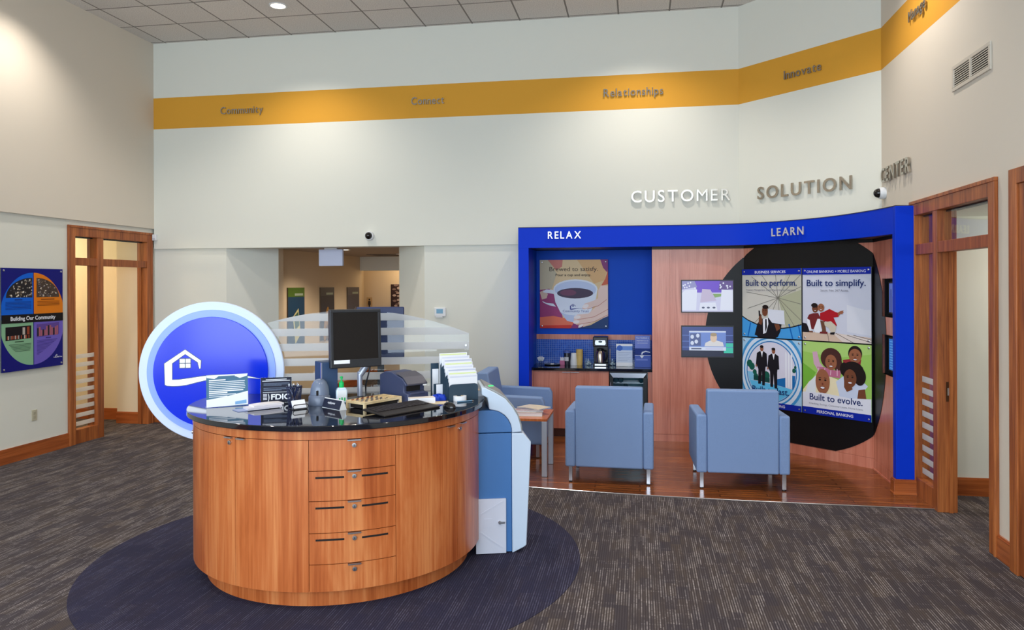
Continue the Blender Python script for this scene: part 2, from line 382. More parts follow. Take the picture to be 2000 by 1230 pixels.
# back wall
def banded(name, p, q, th, zb, rear=0.3):
    """upper wall between two plan points with the ochre band painted across it"""
    d = Vector((q[0] - p[0], q[1] - p[1])).normalized(); n = Vector((-d.y, d.x)) * rear
    g = G()
    for a, b, m in ((zb, ZB0, WALL), (ZB0, ZB1, OCHRE), (ZB1, HC, WALL)):
        g.prism([p, q, (q[0] + n.x, q[1] + n.y), (p[0] + n.x, p[1] + n.y)], a, b, m)
    return struct(g.build(name))
banded('wall_back', (XU, YB), (1.1757, YB), 0, 2.367)
banded('wall_angled', (1.1757, YB), (XR, 8.0), 0, 0.0, 0.25)
g = G()
for a, b, m in ((2.56, ZB0, WARMW), (ZB0, ZB1, OCHRE), (ZB1, HC, WARMW)): g.box(XR, YF, a, XR + 0.14, 8.2, b, m)
g.box(XR, YF, 0, XR + 0.14, 4.32, 2.56, WARMW); g.box(XR, 4.32, 0, XR + 0.14, 5.56, 2.56, WARMW); g.box(XR, 7.13, 0, XR + 0.14, 8.2, 2.56, WARMW)
struct(g.build('wall_right'))
YL = YB + 0.03
g = G(); g.box(XL - 0.02, YL, 0, -5.476, YL + 0.12, 2.39, WALL)
g.prism([(-5.476, YL), (-4.98, YL + 0.497), (-4.98, YL + 0.62), (-5.476, YL + 0.12)], 0, 2.39, WALL)
struct(g.build('wall_back_left'))
g = G(); g.box(-2.716, YL, 0, -1.33, YL + 0.12, 2.39, WALL)
g.prism([(-2.716, YL), (-2.716, YL + 0.12), (-3.22, YL + 0.63), (-3.22, YL + 0.505)], 0, 2.39, WALL)
struct(g.build('wall_back_right'))
# hallway beyond the opening
g = G(); g.box(-5.32, YL + 0.5, 0, -5.2, 13.5, 2.5, HALLW); g.box(-5.2, YL + 0.4985, 0, -4.976, YL + 0.64, 2.5, HALLW); struct(g.build('wall_hall_left'))
struct(G().box(-3.22, YL + 0.5, 0, -3.1, 15, 2.5, HALLW).build('wall_hall_right'))
g = G(); g.box(-5.9, 14.4, 0, -3.1, 14.5, 2.5, HALLW); g.box(-5.6, 13.5, 0, -5.5, 14.5, 2.5, HALLW); g.box(-5.6, 13.4, 0, -5.33, 13.5, 2.5, HALLW); struct(g.build('wall_hall_end'))
struct(G().box(-5.2, 13.42, 2.14, -3.22, 13.6, 2.42, WALL).build('beam_hall'), 'pale lintel beam across the far end of the hallway')
struct(G().box(-6.0, YB + 0.28, 2.40, -3.1, 14.5, 2.46, mat('hall_ceiling_paint', (176, 162, 150), 0.9)).build('ceiling_hall'))
# side rooms seen through the doors
g = G(); g.box(-9.6, 6.0, 0, -9.5, 9.6, 2.7, OFFW); g.box(-7.02, 9.12, 0, -6.69, 9.5, 2.7, OFFW); g.box(-9.6, 9.36, 0, -7.02, 9.5, 2.7, OFFW); g.box(-9.6, 5.9, 0, -6.7, 6.0, 2.7, OFFW)
struct(g.build('wall_office_left'))
struct(G().box(-9.6, 5.9, 2.66, -6.9, 9.5, 2.7, WALL).build('ceiling_office_left'))
g = G(); g.box(XR + 0.14, 7.12, 0, 3.05, 7.22, 2.5, WALL); g.box(3.05, 8.6, 0, 5.6, 8.7, 2.5, WALL); g.box(5.5, 4.6, 0, 5.6, 8.7, 2.5, WALL); g.box(2.95, 7.22, 0, 3.05, 8.7, 2.5, WALL); g.box(XR + 0.14, 4.6, 0, 5.5, 4.7, 2.5, WALL)
struct(g.build('wall_office_right'))
struct(G().box(XR + 0.14, 4.6, 2.445, 5.6, 8.7, 2.5, WALL).build('ceiling_office_right'))
# front of the building, behind the camera: three tall windows
g = G(); g.box(XU, YF - 0.2, 0, XR, YF, 0.5, WALL); g.box(XU, YF - 0.2, 4.6, XR, YF, HC, WALL)
for a, b in ((XU, -6.2), (-3.7, -3.3), (-0.8, -0.4), (2.1, XR)): g.box(a, YF - 0.2, 0.5, b, YF, 4.6, WALL)
struct(g.build('wall_front'))
# baseboards
def base(name, pts, h=0.145, t=0.02):
    g = G()
    for p, q in pts:
        d = Vector((q[0] - p[0], q[1] - p[1])).normalized(); n = Vector((d.y, -d.x)) * t
        g.prism([p, q, (q[0] + n.x, q[1] + n.y), (p[0] + n.x, p[1] + n.y)], 0, h, BASEW)
        n2 = n * 0.6
        g.prism([p, q, (q[0] + n2.x, q[1] + n2.y), (p[0] + n2.x, p[1] + n2.y)], h, h + 0.012, BASEW)
    return struct(g.build(name))
base('baseboard_left', [((XL, YF), (XL, 7.69))])
base('baseboard_back', [((XL, YL), (-5.476, YL)), ((-5.476, YL), (-4.98, YL + 0.497)), ((-3.22, YL + 0.505), (-2.716, YL)), ((-2.716, YL), (-1.45, YL))])
base('baseboard_right', [((XR, 5.54), (XR, 5.30))])
base('baseboard_office_left', [((-7.02, 9.12), (-6.69, 9.12)), ((-9.5, 9.36), (-7.02, 9.36)), ((-9.5, 6.0), (-9.5, 9.36))])
base('baseboard_office_right', [((XR + 0.14, 7.12), (3.05, 7.12)), ((3.05, 8.6), (5.5, 8.6))])
base('baseboard_hall', [((-5.2, 9.9), (-5.2, 13.5)), ((-5.9, 14.4), (-3.22, 14.4))], 0.14)

# doors: local x runs along the wall, -y towards the room
def door_set(name, loc, rz, w, post0, post1, glass_mat, mirror=False):
    g = G(); H = 2.575; c = 0.1; dp = 0.135
    g.box(0, -0.022, 0, c, dp, H, CASING); g.box(w - c, -0.022, 0, w, dp, H, CASING)
    g.box(c, -0.022, 2.455, w - c, dp, H, CASING)
    g.box(-0.006, -0.03, 0, 0.02, 0.0, H - 0.023, CASING); g.box(w - 0.02, -0.03, 0, w + 0.006, 0, H - 0.023, CASING); g.box(-0.006, -0.03, H - 0.022, w + 0.006, 0, H + 0.006, CASING)
    o = struct(g.build(name, None, 0.003), 'cherry wood door frame with sidelight and transom'); o.location = loc; o.rotation_euler = (0, 0, rz)
    G().box(post0, -0.016, 0, post1, dp, 2.455, CASING).build('post', o, 0.003)
    G().box(c, -0.012, 2.11, w - c, 0.07, 2.20, CASING).build('transom_rail', o, 0.003)
    G().box(c, -0.012, 0, post0, 0.09, 0.165, CASING).build('bottom_rail', o, 0.003)
    g = G(); g.box(c, 0.04, 0.165, post0, 0.046, 2.11, glass_mat); g.build('sidelight_glass', o)
    g = G(); g.box(c, 0.04, 2.20, post0, 0.046, 2.455, GLASS); g.box(post1, 0.04, 2.20, w - c, 0.046, 2.455, GLASS); g.build('transom_glass', o)
    g = G(); g.box(c, 0.055, 2.44, w - c, 0.075, 2.455, SHADE); g.box(post1, 0.07, 0, post1 + 0.012, 0.10, 2.11, CASING); g.box(w - c - 0.012, 0.07, 0, w - c, 0.10, 2.11, CASING); g.build('door_stop', o)
    return o
SIDE = stripes_glass('striped_sidelight_glass', 0.20, 1.09, 0.1, 0.5, (0.95, 0.95, 0.92), 0.7)
door_set('door_1', (XL, 7.691, 0), rad(90), 1.505, 0.475, 0.573, SIDE)
d2 = door_set('door_2', (XR, 7.147, 0), rad(-90), 1.606, 0.50, 0.59, SIDE)
g = G(); g.box(0.59, 0.05, 0.90, 0.5925, 0.09, 1.06, mat('bronze_strike', (92, 60, 40), 0.35, 0.8)); g.box(0.5926, 0.06, 0.95, 0.594, 0.08, 1.01, CHROME); g.build('strike_plate', d2)
g = G(); g.box(0, -0.022, 0, 0.1, 0.02, 2.59, CASING); g.box(0.1, -0.022, 2.49, 0.98, 0.02, 2.59, CASING); g.box(0.88, -0.022, 0, 0.98, 0.02, 2.49, CASING)
d3 = struct(g.build('door_3', None, 0.003), 'cherry wood door frame at the right edge'); d3.location = (XR, 5.304, 0); d3.rotation_euler = (0, 0, rad(-90))
d3.location.x -= 0.021
G().box(0.1, -0.01, 0.01, 0.88, 0.02, 2.49, CASING).build('door_leaf', d3, 0.003)
# ------------------------------------------------------------------ blue portal around the coffee bar and display bay
def catmull(p, n=8):
    out = []
    for i in range(len(p) - 1):
        a, b, c, d = p[max(i - 1, 0)], p[i], p[i + 1], p[min(i + 2, len(p) - 1)]
        for k in range(n):
            t = k / n
            out.append(tuple(0.5 * (2 * b[j] + (c[j] - a[j]) * t + (2 * a[j] - 5 * b[j] + 4 * c[j] - d[j]) * t * t + (3 * b[j] - a[j] - 3 * c[j] + d[j]) * t ** 3) for j in (0, 1)))
    return out + [tuple(p[-1])]
CURVE = catmull([(-1.43, 8.85), (-0.6, 8.85), (0.2, 8.85), (0.75, 8.845), (1.12, 8.785), (1.5, 8.58), (1.8, 8.27), (2.0, 7.93), (2.13, 7.56), (2.2, 7.28), (2.235, 7.06)])
def offs(c, t):
    out = []
    for i, p in enumerate(c):
        a, b = Vector(c[max(i - 1, 0)]), Vector(c[min(i + 1, len(c) - 1)]); d = (b - a).normalized()
        out.append((p[0] - d.y * t, p[1] + d.x * t))
    return out
por = thing('portal_frame', 'blue curved portal frame lettered RELAX and LEARN around the lounge bay', 'portal frame', (0.4, 8.3, 0))
PO = Matrix.Translation((-0.4, -8.3, 0))
HZ0, HZ1 = 2.302, 2.543
back = offs(CURVE, 0.06)
g = G(); n = len(CURVE); vs = []
for p, q in zip(CURVE, back): vs += [(p[0], p[1], HZ0), (q[0], q[1], HZ0), (q[0], q[1], HZ1), (p[0], p[1], HZ1)]
fs = [(i * 4 + k, (i + 1) * 4 + k, (i + 1) * 4 + (k + 1) % 4, i * 4 + (k + 1) % 4) for i in range(n - 1) for k in range(4)] + [(0, 1, 2, 3), tuple((n - 1) * 4 + k for k in (3, 2, 1, 0))]
g.add(vs, fs, BLUE); g.xf(PO).build('header', por, 0, True)
G().box(-1.43, 8.85, 0, -1.305, 9.24, HZ0, BLUE).xf(PO).build('post', por, 0.002)
G().box(2.228, 7.053, 0.135, 2.388, 7.135, HZ1, BLUE).xf(PO).build('post', por, 0.004)
g = G(); g.box(2.205, 7.035, 0, 2.396, 7.135, 0.125, BASEW); g.box(2.2, 7.025, 0, 2.398, 7.135, 0.02, BASEW); g.box(2.212, 7.042, 0.125, 2.394, 7.135, 0.135, BASEW); g.xf(PO).build('plinth', por, 0.002)
rear = [(2.39, 7.1), (2.39, 7.99), (1.165, 9.215), (0.16, 9.215)]
g = G(); g.box(0.15, 8.985, 2.2725, 1.20, 9.03, HZ0, BLACK)
for M_, L_ in ((Matrix.Translation((1.20, 8.99, 0)) @ Matrix.Rotation(math.atan2(-1.032, 1.107), 4, 'Z'), 1.513), (Matrix.Translation((2.307, 7.958, 0)) @ Matrix.Rotation(rad(-91), 4, 'Z'), 0.83)):
    q = G().box(0, -0.006, 2.2725, L_, 0.03, HZ0, BLACK).xf(M_); g.add(q.v, q.f, BLACK)
g.xf(PO).build('shadow_gap', por)
capf = offs(CURVE, -0.004)
G().prism(capf + rear + [(-1.43, 9.215)], HZ1, HZ1 + 0.007, mat('portal_cap', (52, 50, 48), 0.6)).xf(PO).build('top_cap', por)
G().prism(back + rear + [(0.16, 9.7), (-1.34, 9.7), (-1.34, 9.24), (-1.43, 9.24)], HZ0, HZ0 + 0.012, BLACK).xf(PO).build('soffit', por)

# coffee alcove
alc = thing('coffee_alcove', 'blue recessed coffee alcove with mosaic backsplash', 'alcove', (-0.6, 9.66, 0)); PA = Matrix.Translation((0.6, -9.66, 0))
G().box(-1.34, 9.66, 1.218, 0.16, 9.68, HZ0, BLUE_IN).xf(PA).build('back_panel', alc)
G().box(-1.342, 9.24, 0, -1.322, 9.68, HZ0, BLUE_IN).xf(PA).build('side_panel', alc)
G().box(0.152, 9.0, 0, 0.17, 9.68, HZ0, BLUE_IN).xf(PA).build('side_panel', alc)
G().box(-1.322, 9.652, 1.152, 0.152, 9.68, 1.218, CHERRY2).xf(PA).build('wood_strip', alc)
G().box(-1.322, 9.655, 0.845, 0.152, 9.68, 1.152, MOSAIC).xf(PA).build('tile_backsplash', alc)
# base cabinet, worktop
cab = thing('base_cabinet', 'cherry two-door base cabinet under the coffee worktop', 'cabinet', (-0.6, 9.38, 0)); PC = Matrix.Translation((0.6, -9.38, 0))
g = G(); g.box(-1.32, 9.11, 0.1, -0.365, 9.64, 0.81, CHERRY2); g.box(-1.32, 9.16, 0, -0.365, 9.64, 0.1, mat('toe_kick_wood', (104, 52, 30), 0.5)); g.xf(PC).build('carcass', cab)
for a, b, hx in ((-1.285, -0.833, -0.93), (-0.829, -0.368, -0.825)):
    d = G().box(a, 9.09, 0.105, b, 9.11, 0.795, CHERRY2).xf(PC).build('door', cab, 0.001)
    G().box(hx, 9.075, 0.79, hx + 0.1, 9.092, 0.796, CHROME).xf(PC).build('pull', d)
G().box(-1.32, 9.092, 0.1, -1.288, 9.11, 0.81, CHERRY2).xf(PC).build('filler', cab)
fil = tag(G().box(0.10, 9.09, 0, 0.152, 9.6, 0.81, CHERRY2).build('filler_panel'), 'narrow cherry end panel right of the beverage cooler', 'panel')
tag(G().box(-1.322, 9.065, 0.812, 0.152, 9.655, 0.845, GRANITE).build('worktop', None, 0.003), 'black granite worktop of the coffee bar', 'worktop')
# beverage cooler
fr = thing('beverage_cooler', 'glass-door beverage cooler with steel frame under the worktop', 'cooler', (-0.13, 9.35, 0)); PF = Matrix.Translation((0.13, -9.35, 0))
DKG = mat('cooler_black', (20, 22, 26), 0.4)
g = G(); g.box(-0.36, 9.16, 0.02, -0.33, 9.62, 0.80, DKG); g.box(0.07, 9.16, 0.02, 0.095, 9.62, 0.80, DKG); g.box(-0.33, 9.6, 0.02, 0.07, 9.62, 0.8, mat('cooler_liner', (96, 160, 186), 0.5)); g.box(-0.33, 9.16, 0.02, 0.07, 9.6, 0.06, DKG); g.box(-0.33, 9.16, 0.78, 0.07, 9.6, 0.80, DKG); g.xf(PF).build('body', fr)
g = G(); g.prism([(-0.355, 0.79), (0.085, 0.79), (0.045, 0.735), (-0.315, 0.735)], 9.10, 9.15, CHROME, 'y'); g.box(-0.355, 9.11, 0.1, -0.315, 9.15, 0.74, DKG); g.box(0.045, 9.11, 0.1, 0.085, 9.15, 0.74, DKG); g.box(-0.355, 9.11, 0.06, 0.085, 9.15, 0.1, DKG); g.xf(PF).build('door_frame', fr)
G().box(-0.315, 9.125, 0.1, 0.045, 9.13, 0.735, GLASS).xf(PF).build('door_glass', fr)
G().tube([(-0.343, 9.085, 0.30), (-0.343, 9.085, 0.68)], 0.008, CHROME).xf(PF).build('handle', fr, 0, True)
for z in (0.58, 0.655):
    g = G(); [g.box(-0.325, y, z, 0.065, y + 0.006, z + 0.006, CHROME) for y in (9.2, 9.28, 9.36, 9.44)]; g.box(-0.325, 9.19, z, 0.065, 9.195, z + 0.014, CHROME); g.xf(PF).build('shelf', fr)
for k, (x, z) in enumerate(((-0.285, 0.692), (-0.225, 0.692), (0.02, 0.692), (-0.165, 0.617))):
    g = G(); g.lathe([(0.012, 0), (0.014, 0.03), (0.014, 0.07), (0.03, 0.11), (0.031, 0.28), (0.028, 0.285)], mat('bottle_dark_glass', (20, 60, 70), 0.1), 16, (0, 0, 0), 'y')
    o = tag(g.build('bottle', None, 0, True), ['bottle lying at upper left in the beverage cooler', 'bottle lying second from left on top cooler shelf', 'bottle lying at upper right in the beverage cooler', 'bottle lying alone on the lower cooler shelf'][k], 'bottle', 'bottles in the beverage cooler'); o.location = (x, 9.17 + 0.3, z)
    g = G(); g.lathe([(0.015, 0), (0.015, 0.012), (0.013, 0.014)], WHITE, 16, (0, 0.0, 0), 'y'); g.build('cap', o)
# ------------------------------------------------------------------ wood feature wall with black disc and screens
fw = thing('feature_wall', 'cherry panelled feature wall with a large black disc', 'feature wall', (1.2, 8.99, 0)); PW = Matrix.Translation((-1.2, -8.99, 0))
G().box(0.150, 8.99, 0.092, 0.3562, 9.03, 2.272, CHERRY2).xf(PW).build('panel', fw, 0.001)
G().box(0.3572, 8.99, 0.092, 1.20, 9.03, 2.272, CHERRY2).xf(PW).build('panel', fw, 0.001)
G().box(0.150, 8.992, 0, 1.20, 9.03, 0.090, CHERRY2).xf(PW).build('base_strip', fw, 0.001)
AX, AY, AL = 1.20, 8.99, 1.513; TH = math.atan2(7.958 - 8.99, 2.307 - 1.20)
MA = Matrix.Translation((AX, AY, 0)) @ Matrix.Rotation(TH, 4, 'Z')          # angled panel: local x along it, -y to the room
G().box(0, 0, 0.112, AL, 0.03, 2.272, CHERRY2).xf(PW @ MA).build('panel', fw)
G().box(0, -0.002, 0, AL, 0.03, 0.110, CHERRY2).xf(PW @ MA).build('base_strip', fw, 0.001)
RX, RY = 2.307, 7.958; MR = Matrix.Translation((RX, RY, 0)) @ Matrix.Rotation(rad(-91), 4, 'Z'); RL = 0.83
H1, H2, NX0, NX1 = (1.0, 1.375), (1.545, 1.905), 0.30, 0.77
g = G()
for z0, z1 in ((0.112, H1[0]), (H1[1], H2[0]), (H2[1], 2.272)): g.box(0, 0, z0, RL, 0.02, z1, CHERRY2)
for z0, z1 in (H1, H2): g.box(0, 0, z0, NX0, 0.02, z1, CHERRY2); g.box(NX1, 0, z0, RL, 0.02, z1, CHERRY2)
g.xf(PW @ MR).build('panel', fw)
g = G(); g.box(0, -0.003, 0, RL, 0.02, 0.110, CHERRY2); g.box(0, -0.012, 0, RL, 0, 0.02, CHERRY2); g.xf(PW @ MR).build('base_strip', fw)
DC, DZ, DR = 0.75, 1.25, 1.19
def disc_piece(M, s0, s1, z0, z1, th=0.004):
    zs = [z0 + (z1 - z0) * k / 60 for k in range(61)]; Lp, Rp = [], []
    for z in zs:
        w = math.sqrt(max(DR ** 2 - (z - DZ) ** 2, 0)); a, b = max(s0, DC - w), min(s1, DC + w)
        if b > a: Lp.append((a - s0, z)); Rp.append((b - s0, z))
    return G().prism(Rp + Lp[::-1], -th, 0.0, BLACK, 'y').xf(M)
g = disc_piece(PW @ Matrix.Translation((0.358, 8.99, 0)), -0.842, 0.0, 0.117, 2.272)
o = g.build('accent_disc', fw); o['label'] = 'black disc segment on the flat cherry panel'
o = disc_piece(PW @ MA, 0, AL, 0.117, 2.272).build('accent_disc', fw); o['label'] = 'black disc segment behind the four posters'
g = G()
for z0, z1, lim in ((0.3, H1[0], 9), (H1[0], H1[1], NX0), (H1[1], H2[0], 9), (H2[0], H2[1], NX0), (H2[1], 2.2, 9)):
    q = disc_piece(PW @ MR, AL, AL + min(lim, RL), z0, z1, 0.004); g.add(q.v, q.f, BLACK)
o = g.build('accent_disc', fw); o['label'] = 'black disc segment on the return panel by the blue post'
for z0, z1 in (H1, H2):
    g = G(); d = 0.065; t = 0.004
    g.box(NX0, d, z0, NX1, d + t, z1, BLACK); g.box(NX0 - t, 0, z0, NX0, d, z1, BLACK); g.box(NX1, 0, z0, NX1 + t, d, z1, BLACK); g.box(NX0, 0, z0 - t, NX1, d, z0, BLACK); g.box(NX0, 0, z1, NX1, d, z1 + t, BLACK)
    g.xf(PW @ MR).build('recess_liner', fw)
def em(name, rgb, s=0.85):
    m = mat('screen_' + name, (14, 14, 18), 0.3, 0, s); m.node_tree.nodes['Principled BSDF'].inputs['Emission Color'].default_value = lin(rgb) + (1,); return m
def tv(label, w, h, M, art, depth=0.016):
    loc = M @ Vector((0, 0, 0)); rz = M.to_euler().z
    t = thing('television', label, 'television', loc, rz, 'wall screens in the display bay')
    g = G(); b = 0.010
    g.box(0, 0, 0, w, depth, h, BLACKP); g.box(0, -0.004, 0, b, 0, h, BLACKP); g.box(w - b, -0.004, 0, w, 0, h, BLACKP); g.box(b, -0.004, 0, w - b, 0, b * 1.2, BLACKP); g.box(b, -0.004, h - b * 1.4, w - b, 0, h, BLACKP)
    g.build('bezel', t)
    g = G(); art(g, b, b * 1.2, w - 2 * b, h - 2.6 * b); g.build('screen', t); return t
def art_game(g, x, z, w, h):
    def Q(pts, m, l): g.flat([(x + a * w, z + b * h) for a, b in pts], m, l)
    Q([(0, 0), (1, 0), (1, 1), (0, 1)], em('lilac', (206, 208, 240)), 1)
    Q([(0.3, 0.62), (0.78, 0.62), (0.8, 1), (0.25, 1)], em('violet', (104, 60, 205)), 2)
    Q([(0, 0.72), (0.3, 0.8), (0.25, 1), (0, 1)], em('dusk', (140, 140, 196)), 2); Q([(0.72, 0.7), (1, 0.72), (1, 1), (0.75, 1)], em('plum', (92, 66, 140)), 2)
    Q([(0.55, 0.42), (0.78, 0.5), (0.78, 0.58), (0.55, 0.58)], em('grass', (128, 168, 96)), 3)
    Q([(0, 0.05), (0.28, 0.05), (0.3, 0.72), (0.06, 0.7), (0, 0.6)], em('white', (226, 232, 250)), 3); Q([(0.75, 0.05), (1, 0.05), (1, 0.68), (0.78, 0.72)], em('white', (226, 232, 250)), 3)
    Q([(0.36, 0.3), (0.68, 0.36), (0.56, 0.72), (0.4, 0.74)], em('mauve', (196, 184, 214)), 4)
    Q([(0.34, 0.04), (0.7, 0.04), (0.66, 0.3), (0.36, 0.28)], em('white', (226, 232, 250)), 4)
    for k in (0.42, 0.52, 0.63): g.ell(x + k * w, z + 0.13 * h, 0.03 * w, 0.03 * h, em('ink', (70, 76, 110)), 5, 10)
    for k in range(16): g.ell(x + (0.02 + R.random() * 0.24 + (0.72 if k % 2 else 0)) * w, z + (0.76 + R.random() * 0.2) * h, 0.016 * w, 0.03 * h, em('white', (226, 232, 250)), 5, 8)
def art_news(g, x, z, w, h):
    def Q(a, b, c, d, m, l): g.rect(x + a * w, z + b * h, x + c * w, z + d * h, m, l)
    Q(0, 0, 1, 1, em('navy', (50, 70, 140)), 1); Q(0, 0.0, 1, 0.2, em('deep', (22, 28, 60)), 2)
    Q(0.82, 0.12, 1, 0.45, em('teal', (60, 200, 176)), 2)
    Q(0.14, 0.2, 0.86, 0.86, em('panelblue', (112, 142, 216)), 3); Q(0.14, 0.81, 0.86, 0.86, em('pale', (214, 226, 250)), 4)
    Q(0.16, 0.36, 0.37, 0.78, em('photo', (80, 96, 150)), 4); Q(0.14, 0.2, 0.86, 0.32, em('pale', (214, 226, 250)), 4)
    for a, b in ((0.2, 0.66), (0.28, 0.5), (0.31, 0.7), (0.2, 0.45)): g.ell(x + a * w, z + b * h, 0.035 * w, 0.07 * h, em('pale', (214, 226, 250)), 5, 10)
    g.flat([(x + a * w, z + b * h) for a, b in ((0.44, 0.34), (0.82, 0.34), (0.8, 0.48), (0.68, 0.54), (0.56, 0.54), (0.46, 0.46))], em('shirt', (222, 222, 226)), 5)
    g.ell(x + 0.62 * w, z + 0.63 * h, 0.065 * w, 0.15 * h, em('face', (226, 200, 176)), 6); g.ell(x + 0.62 * w, z + 0.74 * h, 0.065 * w, 0.06 * h, em('hair', (170, 150, 120)), 7)
    for k in (0.3, 0.5, 0.7): Q(0, k, 1, k + 0.02, em('streak', (96, 124, 200)), 2)
    Q(0.18, 0.24, 0.38, 0.28, em('ink', (70, 76, 110)), 5); Q(0.46, 0.23, 0.8, 0.29, em('lilac', (206, 208, 240)), 5)
def art_blue(g, x, z, w, h):
    g.rect(x, z, x + w, z + h, em('siteblue', (40, 110, 200)), 1)
    for k in range(11): g.rect(x + 0.06 * w, z + (0.05 + k * 0.085) * h, x + (0.6 + 0.3 * R.random()) * w, z + (0.08 + k * 0.085) * h, em('siteline', (90, 160, 232)), 2)
def art_city(g, x, z, w, h):
    g.rect(x, z, x + w, z + h, em('skyblue', (86, 110, 190)), 1)
    for a, b, c in ((0.1, 0.2, 0.8), (0.25, 0.35, 0.55), (0.42, 0.5, 0.68), (0.6, 0.75, 0.4)): g.rect(x + a * w, z, x + b * w, z + c * h, em('tower', (50, 66, 140)), 2)
tv('lit screen with violet and white picture, upper on the cherry panel', 0.598, 0.385, Matrix.Translation((0.485, 8.972, 1.527)), art_game)
tv('lit screen with newsreader picture, lower on the cherry panel', 0.598, 0.372, Matrix.Translation((0.485, 8.972, 1.004)), art_news)
tv('small lit blue screen in upper recess by the blue post', 0.40, 0.30, MR @ Matrix.Translation((0.345, 0.045, 1.575)), art_city)
tv('small lit blue screen in lower recess by the blue post', 0.40, 0.32, MR @ Matrix.Translation((0.335, 0.045, 1.03)), art_blue)

# ------------------------------------------------------------------ posters
PIN = CHROME
def poster(name, label, cat, M, w, h, art, th=0.012, group=None, pins=0.028, gap=0.02, body=None):
    rz = M.to_euler().z; loc = M @ Vector((0, -gap - th, 0))
    t = thing(name, label, cat, loc, rz, group)
    G().box(0, 0, 0, w, th, h, body or mat('poster_edge', (60, 66, 80), 0.3)).build('board', t)
    g = G(); art(g, w, h); g.build('print', t)
    if pins:
        for x in (pins, w - pins):
            for z in (pins, h - pins):
                g = G(); g.lathe([(0.006, -gap - th), (0.006, 0), (0.011, 0.0005), (0.011, 0.006), (0.008, 0.008)], PIN, 14, (x, 0, z), 'y'); g.build('standoff_pin', t, 0, True)
    return t
def col(name, rgb): return mat('print_' + name, rgb, 0.4, spec=0.18)
NAVY = col('navy', (24, 44, 104)); PBLUE = col('royal', (14, 40, 165)); PW_ = col('white', (236, 238, 246)); SKIN = col('skin', (118, 70, 48)); SKIN2 = col('skin_light', (156, 98, 70)); HAIR = col('hair', (34, 24, 24)); SUIT = col('suit', (26, 24, 32))
def QQ(g, w, h):
    def f(pts, m, l): g.flat([(a * w, (1 - b) * h) for a, b in pts], m, l)
    def e(cx, cy, rx, ry, m, l, rot=0): g.ell(cx * w, (1 - cy) * h, rx * w, ry * h, m, l, 24, rot)
    def ln(x0, y0, x1, y1, t, m, l): g.line(x0 * w, (1 - y0) * h, x1 * w, (1 - y1) * h, t * w, m, l)
    def tx(s, x0, y, wd, cap, m, l=20, bold=0.0): g.text(s, x0 * w, (1 - y) * h, wd * w, cap * h, m, l, 0, bold)
    return f, e, ln, tx
def face(f, e, ln, x, y, rx, ry, skin, l, smile=True):
    e(x, y, rx, ry, skin, l)
    e(x - 0.38 * rx, y - 0.12 * ry, 0.16 * rx, 0.07 * ry, HAIR, l + 1); e(x + 0.38 * rx, y - 0.12 * ry, 0.16 * rx, 0.07 * ry, HAIR, l + 1)
    ln(x - 0.55 * rx, y - 0.28 * ry, x - 0.2 * rx, y - 0.3 * ry, 0.08 * rx, HAIR, l + 1); ln(x + 0.2 * rx, y - 0.3 * ry, x + 0.55 * rx, y - 0.28 * ry, 0.08 * rx, HAIR, l + 1)
    e(x, y + 0.2 * ry, 0.12 * rx, 0.09 * ry, LIP, l + 1)
    e(x, y + 0.52 * ry, 0.36 * rx, 0.13 * ry, LIP, l + 2)
    if smile: e(x, y + 0.5 * ry, 0.29 * rx, 0.075 * ry, PW_, l + 3)
LIP = col('lip', (120, 58, 48))
